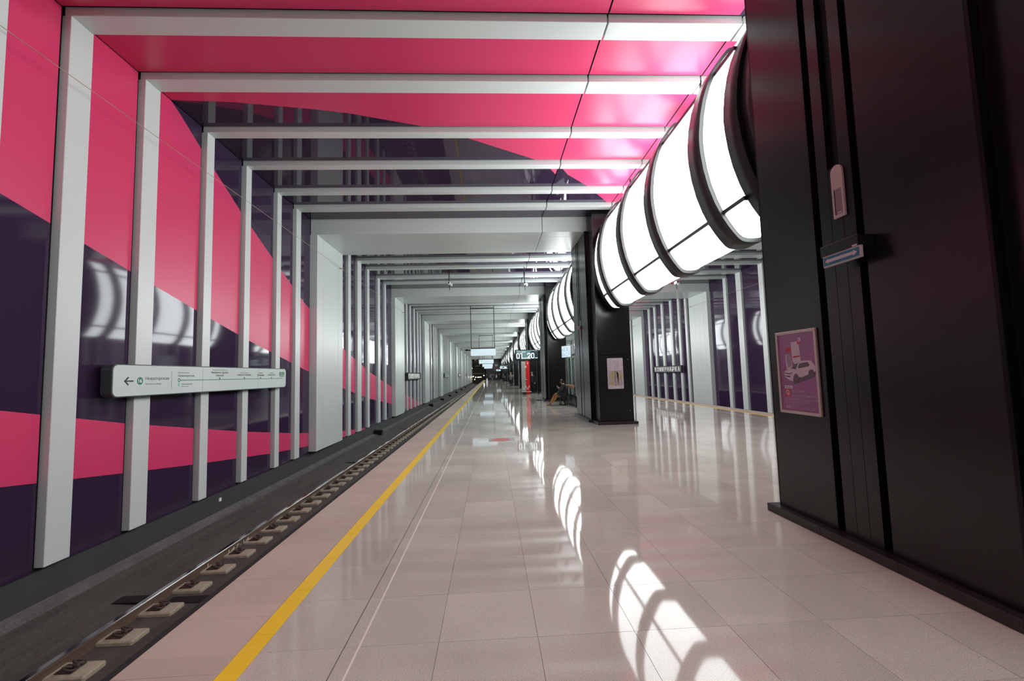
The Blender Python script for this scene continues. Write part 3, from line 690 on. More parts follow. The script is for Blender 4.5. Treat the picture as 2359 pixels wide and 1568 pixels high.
# speaker plate
t = thing('speaker_plate', (FX, 3.70, 3.12), 'tall pale plate with a rounded top set in the groove of the near pillar', 'speaker')
PALE = mat('pale_plate', (.52, .42, .42), .4); PALED = mat('pale_grille', (.25, .19, .19), .6)
w_, h_ = .128, .47; base = Vector((FX, 3.765, 2.915))
pts = [(0, 0), (w_, 0), (w_, h_-.05)] + [(w_/2+w_/2*math.cos(a), h_-.05+.06*math.sin(a)) for a in [math.pi*i/8 for i in range(1, 8)]] + [(0, h_-.05)]
bb = MB(); bb.prism([base+U*x+V*z for x, z in pts], (-.018, 0, 0), PALE); bb.build('plate', t)
bb = MB(); bb.prism([base+Vector((-.0185, 0, 0))+U*x+V*z for x, z in ((.03, .03), (.105, .03), (.105, .26), (.03, .26))], (-.002, 0, 0), PALED); bb.build('grille', t)
box('slot', t, FX-.0225, FX-.018, base.y-.036, base.y-.028, 2.945, 3.175, BLACKD); box('type_label', t, FX-.0225, FX-.020, base.y-.10, base.y-.055, 2.95, 2.965, PALE)
# exit direction sign
t = thing('direction_sign', (FX-.07, 3.58, 2.56), 'small blue sign with a white double arrow projecting from the near pillar', 'sign')
box('housing', t, FX-.145, FX, 3.39, 3.80, 2.565, 2.665, BLACK, .004)
box('frame', t, FX-.15, FX-.125, 3.365, 3.77, 2.468, 2.568, mat('sign_frame', (.45, .43, .42), .4), .003)
BLU = mat('sign_blue', (.02, .16, .26), .3); box('panel', t, FX-.153, FX-.149, 3.38, 3.757, 2.482, 2.556, BLU)
cyy, czz = 3.568, 2.519; L_ = .172
ar = [(-L_, 0), (-L_+.04, .026), (-L_+.034, .013), (L_-.034, .013), (L_-.04, .026), (L_, 0), (L_-.04, -.026), (L_-.034, -.013), (-L_+.034, -.013), (-L_+.04, -.026)]
bb = MB(); bb.prism([(FX-.153, cyy-a, czz+c) for a, c in ar], (-.0015, 0, 0), PWH); bb.build('double_arrow', t)
box('type_label', t, FX-.147, FX-.144, 3.40, 3.45, 2.572, 2.586, PWH)
# ------------------------------------------------------------------ second pillar: map board
YF = YA0+P-.001
t = thing('map_board', (3.79, YF, 1.53), 'white area map board with text list fixed to the second pillar', 'board')
U2, V2 = (1, 0, 0), (0, 0, 1); PAP = mat('map_paper', (.50, .44, .50), .35)
plate('board', (3.553, YF, 1.062), U2, V2, .485, .935, .02, .012, PAP, t, ALU)
def mb(name, x0, x1, z0, z1, m): box(name, t, 3.553+x0, 3.553+x1, YF-.0145, YF-.012, 1.062+z0, 1.062+z1, m)
MG = mat('map_olive', (.33, .30, .13), .6, noise=(9, .3)); MP = mat('map_lilac', (.36, .29, .33), .6, noise=(14, .3)); MK = mat('map_dark', (.08, .07, .09), .6); MR = mat('map_red', (.35, .08, .14), .6)
mb('map_area', .03, .46, .10, .555, MP); bb = MB()
for pts in ([(.13, .55), (.20, .55), (.21, .25), (.15, .22), (.11, .35)], [(.27, .55), (.33, .55), (.31, .30), (.28, .10), (.33, .10), (.34, .45)], [(.36, .50), (.45, .46), (.45, .30), (.38, .26), (.34, .40)], [(.04, .12), (.18, .12), (.20, .20), (.07, .22)], [(.04, .45), (.08, .50), (.06, .30), (.04, .3)]):
    bb.prism([(3.553+a, YF-.0145, 1.062+c) for a, c in pts], (0, -.001, 0), MG)
bb.build('map_greens', t)
mb('map_road', .215, .222, .22, .45, MK); mb('map_road', .235, .245, .10, .55, PAP); mb('map_label', .24, .29, .35, .36, MK); mb('map_label', .18, .19, .17, .18, MK)
for i in range(5): mb('bullet', .255, .27, .66+i*.04, .672+i*.04, MR)
for i in range(3): mb('bullet', .03, .045, .74+i*.04, .752+i*.04, MK); mb('bullet', .03, .045, .58+i*.04, .592+i*.04, MR)
for (x, n, zz) in ((.06, 8, .72), (.06, 6, .58), (.28, 14, .60)):
    for i in range(n): mb('text_row', x, x+random.uniform(.06, .12), zz+i*.018, zz+i*.018+.004, mat('map_text', (.30, .26, .30), .6) if 'map_text' not in bpy.data.materials else bpy.data.materials['map_text'])
for z0, z1 in ((.74, .85), (.58, .69)): mb('number_column', .215, .222, z0, z1, MK)
mb('number_column', .445, .45, .68, .85, MK); mb('title_mark', .02, .04, .89, .905, MK); mb('title_row', .05, .12, .893, .898, MK)
for x in (.03, .07, .11, .35): mb('footer', x, x+.015, .04, .055, MK)
# small camera on the side of the second pillar
t = thing('pillar_camera', (3.10, 15.2, 3.2), 'small pale camera box on the side of the second pillar', 'camera')
box('body', t, 3.06, 3.165, 15.13, 15.25, 3.08, 3.2, PALE, .01); box('plate', t, 3.145, 3.165, 15.12, 15.26, 2.72, 3.1, PALE, .01); disc('lens', (3.06, 15.19, 3.14), (0, -1, 0), (0, 0, 1), .03, .01, GLASSK, t)
# ------------------------------------------------------------------ hanging screens over the platform
def hanging_screen(y, label):
    t = thing('hanging_info_screen', (-.5, y, 3.25), label, 'screen', 'hanging info screens over the left platform')
    for x in (-1.36, .335): box('hanger', t, x-.022, x+.022, y-.03, y+.02, 3.52, ZFR+.06, BLACK)
    box('hanger', t, -1.36, .335, y-.03, y+.02, 6.44, 6.50, BLACK); box('hanger', t, -1.38, .357, y-.03, y+.02, 3.50, 3.56, BLACK)
    plate('housing', (-1.42, y+.12, 2.965), (1, 0, 0), (0, 0, 1), 1.85, .53, .06, .14, ALU, t)
    plate('screen', (-1.40, y-.02, 2.985), (1, 0, 0), (0, 0, 1), 1.81, .49, .05, .006, SCR, t)
    Y_ = y-.0265
    def T(s, x, z, w, h, m=SCRB): lettering('lettering', s, (-1.42+x, Y_, 2.965+z), (1, 0, 0), (0, 0, 1), w, h, m, t, .001)
    disc('roundel', (-1.17, Y_, 3.37), (1, 0, 0), (0, 0, 1), .05, .001, SCRB, t, .032); disc('icon', (-1.32, Y_, 3.37), (1, 0, 0), (0, 0, 1), .025, .001, SCRB, t)
    T('Новаторская', .33, .39, .40, .05); T('Novatorskaya', .33, .34, .25, .025)
    T('Корниловская', .07, .23, .36, .04); T('Тютчевская  Тюленева', .49, .23, .50, .04); T('Новаторская', 1.34, .24, .30, .03)
    T('Университет', .07, .10, .30, .04); T('Новомосковская  Славянский  Народов', .50, .09, .78, .045)
    bb = MB(); bb.tube([(-1.86, y-.02, 3.42), (-1.42, y+.05, 3.40)], .06, BLACK, 10); bb.build('camera_arm', t)
    disc('camera_ring', (-1.86, y-.08, 3.42), (1, 0, 0), (0, 0, 1), .07, .02, CAMW, t, .035); disc('camera_lens', (-1.86, y-.07, 3.42), (1, 0, 0), (0, 0, 1), .035, .005, GLASSK, t)
for i, y in enumerate((32.2, 55.2, 78.1, 101)):
    hanging_screen(y, ['nearest white info screen hung in a tall black frame over the platform', 'second hanging white info screen, directly below the first in view', 'third hanging white info screen in the stack', 'lowest and farthest hanging white info screen'][i])
# countdown clocks on posts
def countdown(y, label):
    t = thing('countdown_screen', (2.83, y, 0), label, 'screen', 'countdown screens on posts')
    box('pole', t, 2.78, 2.88, y-.04, y+.06, .28, 3.0, BLACK, .01)
    bb = MB(); a, h = .155, .36
    lo = [(2.83-a, y-.15), (2.83+a, y-.15), (2.83+a, y+.15), (2.83-a, y+.15)]; hi = [(2.78, y-.05), (2.88, y-.05), (2.88, y+.06), (2.78, y+.06)]
    bb.v += [(x, yy, 0) for x, yy in lo]+[(x, yy, .03) for x, yy in lo]+[(x, yy, h) for x, yy in hi]
    for q in ((0, 1, 2, 3), (8, 9, 10, 11)): bb.face(q, BLACK)
    for k in (0, 4):
        for i in range(4): bb.face((k+i, k+(i+1) % 4, k+4+(i+1) % 4, k+4+i), BLACK)
    bb.build('foot', t)
    box('housing', t, 1.48, 2.91, y-.10, y-.0, 2.38, 3.04, BLACKG, .02)
    Yf = y-.101; box('screen', t, 1.55, 2.86, Yf-.003, Yf, 2.45, 2.99, SCRD); box('screen_map', t, 1.86, 2.42, Yf-.005, Yf-.003, 2.45, 2.99, SCRT)
    def T(s, x, z, w, h, m=SCRW, b_=.0): lettering('digits' if len(s) == 2 and s.isdigit() else 'lettering', s, (x, Yf-.006, z), (1, 0, 0), (0, 0, 1), w, h, m, t, .001, b_)
    def dig(kind, x, w_=.19, h_=.32, th=.045):
        bb = MB(); q = lambda a, c: (x+a, Yf-.0065, 2.50+c)
        def poly(pts): bb.prism([q(a, c) for a, c in pts], (0, -.001, 0), SCRW)
        if kind == '0':
            o_ = rrect(w_, h_, .06); i_ = [(th+a, th+c) for a, c in rrect(w_-2*th, h_-2*th, .025)]; k_ = len(o_)
            for i in range(k_): j = (i+1) % k_; bb.quad(q(*o_[i]), q(*o_[j]), q(*i_[j]), q(*i_[i]), SCRW)
        elif kind == '1': poly([(w_*.5, 0), (w_*.5+th, 0), (w_*.5+th, h_), (w_*.1, h_), (w_*.1, h_-th), (w_*.5, h_-th)]); poly([(w_*.5+th, 0), (w_*.95, 0), (w_*.95, th), (w_*.5+th, th)])
        else: poly([(0, 0), (w_, 0), (w_, th), (.07, th), (w_, h_*.52), (w_, h_*.52+.055), (.0, th+.01)]); poly([(w_-th, h_*.5), (w_, h_*.5), (w_, h_-.05), (w_-.05, h_), (.05, h_), (0, h_-.05), (0, h_-.1), (th, h_-.1), (th, h_-th), (w_-th, h_-th)])
        bb.build('digit', t)
    dig('0', 1.57); dig('1', 1.775); dig('2', 2.22); dig('0', 2.45); T('мин', 1.99, 2.50, .20, .05); T('сек', 2.68, 2.50, .16, .05)
    box('line_badge', t, 1.57, 1.63, Yf-.007, Yf-.004, 2.86, 2.93, SCRG); T('Новаторская', 1.65, 2.86, .46, .06); T('Прибытие', 1.57, 2.945, .24, .03); T('15:42 ср', 2.42, 2.945, .40, .035)
countdown(26.45, 'countdown screen reading 01 20 on a black post beside the pillar row, nearest'); countdown(72.3, 'second countdown screen on a post farther down the platform'); countdown(118.0, 'farthest countdown screen on a post near the end wall')
# ------------------------------------------------------------------ info column
KY = 34.0
t = thing('info_column', (2.70, KY+.15, 0), 'red and grey info column standing on the platform beside the pillars', 'kiosk')
box('grey_half', t, 2.38, 2.70, KY, KY+.26, .20, 2.54, GREYP, .008); box('red_half', t, 2.70, 3.01, KY, KY+.26, 0.0, 2.54, REDP, .008); box('grey_foot', t, 2.42, 2.69, KY+.06, KY+.26, 0, .2, SIGNB)
box('step_plate', t, 2.33, 3.10, KY-.06, KY, .18, .22, ALU, .005); disc('help_button', (2.71, KY-.012, 2.12), (1, 0, 0), (0, 0, 1), .07, .012, WHT, t, .03); box('handset', t, 2.64, 2.80, KY-.06, KY, 1.08, 1.16, ALU, .01)
disc('symbol', (2.86, KY-.003, 2.40), (1, 0, 0), (0, 0, 1), .045, .003, WHT, t, .015); lettering('lettering', 'SOS', (2.80, KY-.002, 2.27), (1, 0, 0), (0, 0, 1), .13, .04, WHT, t); lettering('lettering', 'инфо', (2.45, KY-.002, 2.40), (1, 0, 0), (0, 0, 1), .18, .05, WHT, t)
for q in range(4):
    bb = MB(); pts = []
    for i in range(25):
        u = i/24; x = 2.41+u*.58; pts.append((x, KY-.004, .46+q*.035+.11*math.cos(u*2*math.pi*2.05+.4)))
    for p, p2 in zip(pts, pts[1:]): bb.quad(p, p2, (p2[0], p2[1], p2[2]+.016), (p[0], p[1], p[2]+.016), WHT)
    bb.build('wave_line', t)
# ------------------------------------------------------------------ ceiling cameras
for (x, y, dz, lab) in ((-1.84, 20.6, 0, 'white surveillance camera hanging from the ceiling over the left platform, left one'), (1.69, 20.3, -.12, 'white surveillance camera hanging near the ceiling joint left of the lamps'), (9.0, 20.5, -.16, 'white surveillance camera hanging below the near lamp over the right platform')):
    t = thing('ceiling_camera', (x, y, 6.0), lab, 'camera')
    bb = MB(); bb.tube([(x, y, 5.98+dz), (x, y, 6.6)], .022, BLACK, 8); bb.build('rod', t)
    box('body', t, x-.06, x+.05, y-.16, y+.14, 5.84+dz, 5.98+dz, CAMW, .02); box('side_box', t, x+.05, x+.14, y-.08, y+.08, 5.80+dz, 5.92+dz, CAMW, .02)
    disc('lens', (x, y-.165, 5.92+dz), (1, 0, 0), (0, 0, 1), .035, .01, GLASSK, t); bb = MB(); bb.tube([(x+.01, y, 5.60+dz), (x+.01, y, 5.85+dz)], .016, BLACK, 8); bb.build('sensor_rod', t)
# floor decal
t = thing('floor_decal', (.23, 11.0, .001), 'round red sticker on a grey square tile in the platform floor', 'sticker')
box('base', t, -.08, .55, 10.75, 11.27, .0006, .0016, mat('decal_grey', (.30, .30, .29), .2)); disc('circle', (.22, 11.0, .0016), (1, 0, 0), (0, 1, 0), .235, .0012, mat('decal_red', (.62, .04, .05), .2), t, seg=32)
box('symbol', t, .18, .27, 10.985, 11.015, .0028, .0034, INK)
# ------------------------------------------------------------------ glass barrier, bench, side screen
t = thing('glass_booth', (4.0, 21.4, 0), 'glass walled booth on a black base behind the seated woman', 'booth')
box('base', t, 3.88, 4.75, 20.2, 22.7, 0, .5, BLACK, .01); box('plinth', t, 3.80, 4.80, 20.12, 22.78, 0, .04, BLKSTONE)
for (a, c) in ((20.23, 21.0), (21.03, 21.85), (21.88, 22.67)): box('glass_pane', t, 3.90, 3.912, a, c, .5, 2.38, GLASS)
box('glass_pane', t, 3.93, 4.70, 20.22, 20.232, .5, 2.38, GLASS); box('glass_pane', t, 3.93, 4.70, 22.66, 22.672, .5, 2.38, GLASS)
for (x, y) in ((3.88, 20.2), (3.88, 21.0), (3.88, 21.85), (3.88, 22.66), (4.70, 20.2), (4.70, 22.66)): box('post', t, x, x+.045, y, y+.04, .5, 2.42, ALU, .004)
box('top_rail', t, 3.87, 4.76, 20.2, 22.7, 2.40, 2.46, BLACK, .005)
box('mullion', t, 4.2, 4.24, 21.0, 21.05, .5, 2.4, CAMW); MINT = mat('mint_panel', (.58, .72, .65), .3); box('inner_panel', t, 4.35, 4.40, 20.6, 22.2, .5, 2.3, MINT); box('inner_panel', t, 4.02, 4.05, 20.75, 21.3, .5, 2.3, MINT); box('inner_panel', t, 4.02, 4.05, 21.9, 22.4, .5, 2.3, CAMW)
booth = t
t = thing('side_screen', (3.7, 20.9, 2.6), 'bright tilted info screen held out beside the glass booth', 'screen')
U3 = Vector((.42, -.9, 0)).normalized(); N3 = U3.cross(Vector((0, 0, 1))); o3 = Vector((3.47, 21.3, 2.31))
plate('housing', o3-N3*.09, U3, (0, 0, 1), .78, .57, .02, .09, ALU, t); plate('screen', o3+U3*.03+Vector((0, 0, .02)), U3, (0, 0, 1), .72, .53, .01, .005, SCR, t)
rs = random.Random(5)
for col_, (u_, w_) in enumerate(((.07, .10), (.22, .14), (.42, .14), (.60, .09))):
    for r_ in range(7):
        if rs.random() < .25: continue
        p = o3+U3*u_+Vector((0, 0, .07+r_*.062))+N3*.0055; ww = w_*rs.uniform(.5, 1); bb = MB(); bb.prism([p, p+U3*ww, p+U3*ww+Vector((0, 0, .026)), p+Vector((0, 0, .026))], N3*.001, SCRB); bb.build('text_row', t)
box('arm', t, 3.72, 3.865, 20.98, 21.06, 2.5, 2.75, BLACK, .01); 
bb = MB(); bb.tube([(4.05, 20.9, 2.46), (4.05, 20.9, 2.95)], .03, ALU, 8); bb.tube([(4.12, 21.0, 2.46), (4.12, 21.0, 3.05)], .02, ALU, 8); bb.build('antenna_post', booth)
disc('speaker', (4.04, 20.86, 2.9), (1, 0, 0), (0, 0, 1), .05, .03, CAMW, booth)
def make_bench(x, y0, y1, label, loc, s0=None):
    t = thing('bench', loc, label, 'bench')
    s0 = s0 or y0; box('seat', t, x-.42, x-.02, s0, y1, .42, .47, WOOD, .012)
    bb = MB(); bb.prism([(x-.02, y0, .86), (x+.05, y0, .86), (x+.09, y0, .97), (x+.05, y0, 1.01), (x-.04, y0, .98)], (0, y1-y0, 0), WOOD); bb.build('backrest', t)
    for yy in (s0+.15, y1-.25):
        box('leg', t, x-.35, x-.31, yy, yy+.05, 0, .42, BLACK); box('leg', t, x-.06, x-.02, yy, yy+.05, 0, .42, BLACK); box('back_bracket', t, x-.0, x+.04, yy, yy+.05, .44, .9, BLACK)
    return t
make_bench(3.76, 20.25, 22.4, 'wooden bench with a thick rail backrest where the woman sits', (3.5, 21.3, 0), 21.57)
# ------------------------------------------------------------------ people
def cmat(name, col, r=.75): return mat(name, col, r, noise=(12, .15))
SKIN = cmat('skin', (.48, .27, .20), .5); HAIRD = cmat('dark_hair', (.03, .018, .014), .5)
CL = {'black': cmat('black_cloth', (.010, .010, .013)), 'navy': cmat('navy_cloth', (.015, .018, .035)), 'greygreen': cmat('grey_jacket', (.12, .125, .115)), 'white': cmat('white_coat', (.55, .55, .54)),
      'grey': cmat('grey_cloth', (.16, .16, .17)), 'rust': cmat('rust_cloth', (.42, .13, .03)), 'plaid': None, 'boot': cmat('tan_boot', (.18, .085, .045), .5), 'brown': cmat('brown_cloth', (.12, .06, .04))}
def plaid():
    m, nt, b = new_mat('plaid_skirt'); tc = nt.nodes.new('ShaderNodeTexCoord'); wv = nt.nodes.new('ShaderNodeTexNoise'); wv.inputs['Scale'].default_value = 9
    mp = nt.nodes.new('ShaderNodeMapping'); mp.inputs['Scale'].default_value = (1.6, .6, .8); cr = nt.nodes.new('ShaderNodeValToRGB'); e = cr.color_ramp.elements; e[0].color = (.05, .05, .035, 1); e[0].position = .36; e[1].color = (.16, .03, .035, 1); e[1].position = .66
    for p, c in ((.45, (.32, .12, .02, 1)), (.55, (.30, .20, .06, 1))): q = e.new(p); q.color = c
    nt.links.new(tc.outputs['Object'], mp.inputs[0]); nt.links.new(mp.outputs[0], wv.inputs['Vector']); nt.links.new(wv.outputs[0], cr.inputs[0]); nt.links.new(cr.outputs[0], b.inputs['Base Color']); b.inputs['Roughness'].default_value = .8
    return m
CL['plaid'] = plaid()
def skinned(verts, edges, radii, root, zones, name, parent, sub=1):
    """zones: material per edge; each face takes the material of the closest bone"""
    me = bpy.data.meshes.new(name); me.from_pydata([tuple(v) for v in verts], edges, []); ob = bpy.data.objects.new(name, me); COL.objects.link(ob)
    md = ob.modifiers.new('s', 'SKIN'); md.use_smooth_shade = True
    for i, r in enumerate(radii): me.skin_vertices[0].data[i].radius = r if isinstance(r, tuple) else (r, r); me.skin_vertices[0].data[i].use_root = (i == root)
    ms = ob.modifiers.new('u', 'SUBSURF'); ms.levels = sub
    dg = bpy.context.evaluated_depsgraph_get(); dg.update(); me2 = bpy.data.meshes.new_from_object(ob.evaluated_get(dg)); bpy.data.objects.remove(ob)
    mats = []
    for z in zones:
        if z not in mats: mats.append(z)
    me2.materials.clear()
    for m in mats: me2.materials.append(m)
    V = [Vector(v) for v in verts]
    for p in me2.polygons:
        c = p.center; best, bm_ = 1e9, 0
        for (a, b_), z in zip(edges, zones):
            A, B = V[a], V[b_]; d = B-A; tt = max(0, min(1, (c-A).dot(d)/max(d.length_squared, 1e-9))); dist = (c-(A+d*tt)).length
            if dist < best: best, bm_ = dist, mats.index(z)
        p.material_index = bm_; p.use_smooth = True
    off = Vector(parent.get('_o', (0, 0, 0)))
    for v in me2.vertices: v.co -= off
    return link(name, me2, parent)
def hand(V, E, R, Z, wi, wpos, d, palm_n, curl, sc=1.0):
    """palm and five separate bent fingers rooted inside the palm; wi = wrist vertex index"""
    d = Vector(d).normalized(); n = Vector(palm_n).normalized(); s = d.cross(n).normalized(); base = Vector(wpos)
    pc = len(V); V.append(base+d*.045*sc); R.append((.033*sc, .016*sc)); E.append((wi, pc)); Z.append(SKIN)
    pk = len(V); V.append(base+d*.085*sc); R.append((.036*sc, .014*sc)); E.append((pc, pk)); Z.append(SKIN)
    for i, (off, ln) in enumerate(((-.030, .062), (-.010, .076), (.010, .082), (.030, .072))):
        p0 = base+d*.09*sc+s*off*sc; a = len(V); V.append(p0); R.append(.009*sc); E.append((pk, a)); Z.append(SKIN)
        p1 = p0+(d*.6+n*curl*.5)*ln*.55*sc; V.append(p1); R.append(.0085*sc); E.append((a, a+1)); Z.append(SKIN)
        p2 = p1+(d*.3+n*curl)*ln*.5*sc; V.append(p2); R.append(.007*sc); E.append((a+1, a+2)); Z.append(SKIN)
    a = len(V); V.append(base+d*.04*sc+s*.045*sc+n*.01); R.append(.011*sc); E.append((pc, a)); Z.append(SKIN)
    V.append(base+d*.075*sc+s*.062*sc+n*.028*sc); R.append(.009*sc); E.append((a, a+1)); Z.append(SKIN)
def face_bits(t, c, fd, up, hair, hairlen):
    fd, up = Vector(fd).normalized(), Vector(up).normalized(); s = fd.cross(up).normalized(); c = Vector(c)
    for q in (-1, 1):
        bb = MB(); p = c+fd*.083+s*q*.032; bb.tube([p-fd*.006, p, p+fd*.006], [.004, .010, .004], INK, 8); bb.build('eye', t)
        bb = MB(); p = c+s*q*.083; bb.tube([p-up*.028-fd*.008, p, p+up*.025-fd*.005], [.006, .012, .008], SKIN, 6); bb.build('ear', t)
    bb = MB(); bb.tube([c+fd*.088+up*.005, c+fd*.112-up*.028, c+fd*.09-up*.036], [.007, .012, .006], SKIN, 6); bb.build('nose', t)
    bb = MB(); bb.tube([c+fd*.083-up*.062-s*.022, c+fd*.092-up*.060, c+fd*.083-up*.062+s*.022], .005, REDP, 6); bb.build('mouth', t)
    bb = MB(); n0 = 0; rows_, segs_ = 8, 14
    for i in range(rows_):
        ph_ = math.radians(8+i*(hairlen/(rows_-1)))
        for j in range(segs_):
            th = 2*math.pi*j/segs_; dirv = (up*math.cos(ph_)+(s*math.cos(th)+fd*math.sin(th))*math.sin(ph_)); cut = 1.0
            if fd.dot(dirv) > .35 and ph_ > math.radians(50): dirv = (up*math.cos(math.radians(50))+(s*math.cos(th)+fd*math.sin(th))*math.sin(math.radians(50)))
            bb.v.append(tuple(c+up*.012-fd*.008+Vector(dirv)*.099))
    for i in range(rows_-1):
        for j in range(segs_): bb.face((i*segs_+j, i*segs_+(j+1) % segs_, (i+1)*segs_+(j+1) % segs_, (i+1)*segs_+j), hair, True)
    bb.face(range(segs_), hair); return bb.build('hair', t)
def standing(loc, ang, label, top, legs, arms='down', h=1.75, group=None, hair=HAIRD, stride=.05, shoe=None, detail=True):
    t = thing('person', loc, label, 'person', group); k = h/1.75; L = Vector(loc)
    ca, sa = math.cos(ang), math.sin(ang)        # local +y is where the person faces
    def W(x, y, z): return L+Vector((x*ca-y*sa, x*sa+y*ca, z))*k
    V, E, R, Z = [], [], [], []
    def add(p, r, par=None, m=None):
        V.append(p); R.append(r if not isinstance(r, tuple) else (r[0]*k, r[1]*k)); 
        if par is not None: E.append((par, len(V)-1)); Z.append(m)
        return len(V)-1
    T, Lg, Sh = CL[top], CL[legs], shoe or CL['black']
    pel = add(W(0, 0, .98), (.16, .115)); wa = add(W(0, .0, 1.12), (.15, .105), pel, T); ch = add(W(0, .0, 1.30), (.175, .115), wa, T); nk0 = add(W(0, -.01, 1.45), (.09, .075), ch, T)
    nk = add(W(0, 0, 1.52), .052*k, nk0, SKIN); jaw = add(W(0, .02, 1.585), (.062, .07), nk, SKIN); hd = add(W(0, .005, 1.66), (.078, .092), jaw, SKIN); add(W(0, 0, 1.70), (.06, .07), hd, SKIN)
    for s in (-1, 1):
        hp = add(W(s*.09, 0, .90), .092*k, pel, Lg); kn = add(W(s*.105, s*stride*.6+.02, .50), .062*k, hp, Lg); an = add(W(s*.11, s*stride-.02, .10), .045*k, kn, Lg)
        he = add(W(s*.11, s*stride-.03, .045), .042*k, an, Sh); add(W(s*.125, s*stride+.16, .035), (.042, .032), he, Sh)
        shd = add(W(s*.19, 0, 1.40), .065*k, ch, T)
        if arms == 'down': el = W(s*.25, -.03, 1.12); wr = W(s*.25, .06, .88); dd = W(s*.25, .08, .8)-wr; nn = W(-s*1, 0, 0)-W(0, 0, 0)
        elif arms == 'chest': el = W(s*.27, .04, 1.13); wr = W(s*.07, .24, 1.22); dd = W(-s*.6, .1, .15)-W(0, 0, 0); nn = W(0, -1, .2)-W(0, 0, 0)
        else: el = W(s*.25, -.02, 1.12); wr = W(s*.13, .22, 1.02 if s > 0 else 1.2); dd = W(-s*.3, .7, .3)-W(0, 0, 0); nn = W(-s*.2, 0, 1)-W(0, 0, 0)
        e = add(el, .045*k, shd, T); wv = add(wr, .028*k, e, T); hand(V, E, R, Z, wv, wr, dd, nn, .7, k)
    skinned(V, E, R, pel, Z, 'body', t)
    up = W(0, 0, 1)-W(0, 0, 0); fd = W(0, 1, 0)-W(0, 0, 0)
    if detail: face_bits(t, W(0, .01, 1.655), fd, up, hair, 95)
    # jacket hem
    bb = MB(); n = 12
    for (z, a, c_) in ((1.22, .185, .135), (1.0, .195, .145), (.84, .20, .15)):
        for i in range(n): th = 2*math.pi*i/n; bb.v.append(tuple(W(a*math.cos(th), c_*math.sin(th), z)))
    for r in range(2):
        for i in range(n): bb.face((r*n+i, r*n+(i+1) % n, (r+1)*n+(i+1) % n, (r+1)*n+i), T, True)
    bb.build('jacket_hem', t); return t
PI = math.pi
standing((2.63, 57.7, 0), PI, 'person in a grey green jacket walking toward the camera along the pillars', 'greygreen', 'navy', 'chest', 1.84)
standing((3.30, 35.3, 0), PI*.9, 'person in dark clothes half hidden behind the red info column', 'black', 'black', 'down', 1.75)
for (x, y, a, lab, tp, lg, ar, h) in (
    (2.75, 96.4, 2.6, 'person in a long dark coat standing near the far pillars', 'grey', 'black', 'down', 1.80), (2.1, 106, .4, 'person in black standing beside the one in the long dark coat', 'black', 'black', 'fwd', 1.72),
    (1.46, 113, 2.0, 'person in a white coat in the far group', 'white', 'black', 'down', 1.68), (.55, 118, 1.0, 'person in a navy jacket right of centre in the far group', 'navy', 'grey', 'fwd', 1.78),
    (1.0, 119.5, 4.0, 'person with warm brown clothes in the middle of the far group', 'brown', 'black', 'down', 1.72), (-.1, 118, 3.0, 'person in dark grey on the left of the far group', 'grey', 'navy', 'down', 1.80),
    (-1.15, 116, 3.4, 'person in black at the far left near the platform edge', 'black', 'black', 'down', 1.76), (-.75, 121, .2, 'person in navy just behind the leftmost of the far group', 'navy', 'black', 'down', 1.74), (.3, 123, 5.0, 'person in black farthest back in the far group', 'black', 'grey', 'fwd', 1.7)):
    standing((x, y, 0), a, lab, tp, lg, ar, h, 'people waiting at the far end')
# small white folding floor sign near the platform edge
t = thing('floor_stand', (-.75, 91.5, 0), 'small pale folding stand near the platform edge far away', 'stand')
for s in (-1, 1):
    bb = MB(); bb.prism([(-.98, 91.5+s*.22, 0), (-.55, 91.5+s*.22, 0), (-.66, 91.5+s*.03, .84), (-.87, 91.5+s*.03, .84)], (0, s*.02, 0), WHT); bb.build('panel', t)
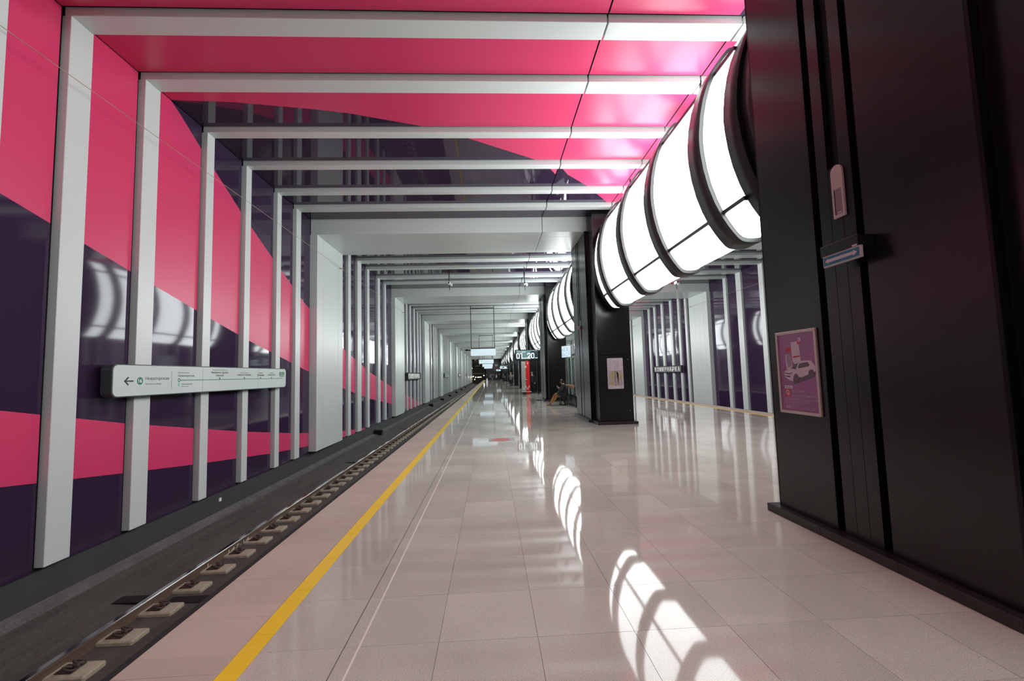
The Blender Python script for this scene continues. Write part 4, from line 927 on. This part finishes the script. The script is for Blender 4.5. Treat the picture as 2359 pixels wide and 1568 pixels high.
# seated woman (faces -x)
def woman():
    L = Vector((3.4, 21.75, 0)); t = thing('person', tuple(L), 'woman in black coat and plaid skirt sitting on the bench looking at a phone', 'person')
    V, E, R, Z = [], [], [], []
    def add(p, r, par=None, m=None):
        V.append(Vector(p)); R.append(r)
        if par is not None: E.append((par, len(V)-1)); Z.append(m)
        return len(V)-1
    T, S, B = CL['black'], CL['plaid'], CL['boot']; y = 21.75
    pel = add((3.60, y, .61), (.12, .15)); wa = add((3.60, y, .72), (.12, .14), pel, T); ch = add((3.585, y, .88), (.125, .16), wa, T); n0 = add((3.555, y, .99), (.07, .08), ch, T)
    nk = add((3.53, y, 1.05), .045, n0, SKIN); jaw = add((3.485, y, 1.10), (.06, .055), nk, SKIN); hd = add((3.49, y, 1.18), (.09, .075), jaw, SKIN); add((3.50, y, 1.22), (.065, .06), hd, SKIN)
    for s in (-1, 1):
        yy = y+s*.10
        hp = add((3.52, yy, .56), .095, pel, S); kn = add((3.16, y+s*.09, .53), .075, hp, S); ca_ = add((3.02, y+s*.10, .30), .055, kn, S); an = add((2.90+.03*s, y+s*.13, .12), .040, ca_, CL['rust'])
        he = add((2.90+.03*s, y+s*.13, .05), .042, an, B); add((2.74+.03*s, y+s*.14, .038), (.038, .04), he, B)
        shd = add((3.58, y+s*.17, .93), .06, ch, T); el = add((3.50, y+s*.21, .70), .046, shd, T); wp = (3.36, y+s*.08, .86) if s < 0 else (3.38, y+s*.07, .80)
        wv = add(wp, .028, el, T); hand(V, E, R, Z, wv, wp, (-.8, -s*.2, .5), (.3, -s*.5, .6), .8, .95)
    skinned(V, E, R, pel, Z, 'body', t)
    face_bits(t, (3.487, y, 1.165), (-.93, 0, -.37), (-.37, 0, .93), HAIRD, 120)
    bb = MB(); bb.tube([(3.58, y, 1.15), (3.63, y, 1.10), (3.645, y, .98)], [.045, .035, .015], HAIRD, 8); bb.build('ponytail', t)
    bb = MB(); bb.tube([(3.60, y-.06, 1.06), (3.61, y, 1.03), (3.60, y+.06, 1.06)], .018, WHT, 8); bb.build('scarf', t)
    # coat skirts hanging over the bench edge
    bb = MB()
    for s in (-1,):
        bb.prism([(3.70, y+s*.19, .62), (3.42, y+s*.19, .60), (3.34, y+s*.20, .52), (3.46, y+s*.21, .34), (3.57, y+s*.22, .05), (3.66, y+s*.21, .32), (3.72, y+s*.21, .50)], (0, s*.02, 0), T)
    prof = [(3.47, .99), (3.56, 1.03), (3.66, .98), (3.71, .80), (3.715, .60), (3.70, .485), (3.50, .485), (3.22, .49), (3.26, .62), (3.43, .82)]
    hw = [.07, .09, .10, .19, .21, .21, .20, .19, .19, .17]
    n = len(prof); b0 = len(bb.v)
    for s in (-1, 1):
        for (x_, z_), h_ in zip(prof, hw): bb.v.append((x_, y+s*h_, z_))
    bb.face(range(b0, b0+n), T); bb.face([b0+n+i for i in reversed(range(n))], T)
    for i in range(n): bb.face((b0+i, b0+(i+1) % n, b0+n+(i+1) % n, b0+n+i), T, True)
    bb.build('coat', t)
    bb = MB()
    bb.prism([(3.46, y-.17, .62), (3.18, y-.16, .60), (3.06, y-.15, .46), (2.93, y-.15, .20), (3.08, y-.15, .17), (3.20, y-.16, .36), (3.36, y-.17, .47), (3.5, y-.17, .47)], (0, .34, 0), S); bb.build('skirt', t)
    p = thing('phone', (3.25, y, .92), 'dark phone held in the seated woman\'s hands', 'phone'); box('case', p, 3.235, 3.245, y-.035, y+.035, .86, 1.0, BLACKG, .003); box('display', p, 3.245, 3.2465, y-.03, y+.03, .87, .99, SCR)
woman()
# seated figure far along the pillar row
def sitter(x, y, lab):
    t = thing('person', (x, y, 0), lab, 'person'); V, E, R, Z = [], [], [], []
    def add(p, r, par=None, m=None):
        V.append(Vector(p)+Vector((x, y, 0))); R.append(r)
        if par is not None: E.append((par, len(V)-1)); Z.append(m)
        return len(V)-1
    T = CL['black']; pel = add((.14, 0, .60), (.12, .13)); ch = add((.10, 0, .86), (.12, .15), pel, T); nk = add((.05, 0, 1.05), .05, ch, SKIN); hd = add((.0, 0, 1.16), .085, nk, SKIN); add((.0, 0, 1.21), .06, hd, HAIRD)
    for s in (-1, 1):
        kn = add((-.30, s*.12, .55), .065, pel, CL['navy']); an = add((-.32, s*.13, .1), .045, kn, CL['navy']); add((-.46, s*.14, .04), .04, an, T)
        el = add((.04, s*.22, .74), .045, ch, T); wp = Vector((-.16, s*.1, .78)); wv = add(wp, .03, el, T); hand(V, E, R, Z, wv, wp+Vector((x, y, 0)), (-.9, -s*.2, .2), (0, 0, 1), .7, 1)
    skinned(V, E, R, pel, Z, 'body', t)
make_bench(3.55, 99.8, 101.8, 'far wooden bench beside a pillar with a seated person', (3.4, 100.8, 0))
sitter(3.2, 100.8, 'person in dark clothes sitting low beside the far pillars')
for o in SC.objects:
    if '_o' in o: del o['_o']
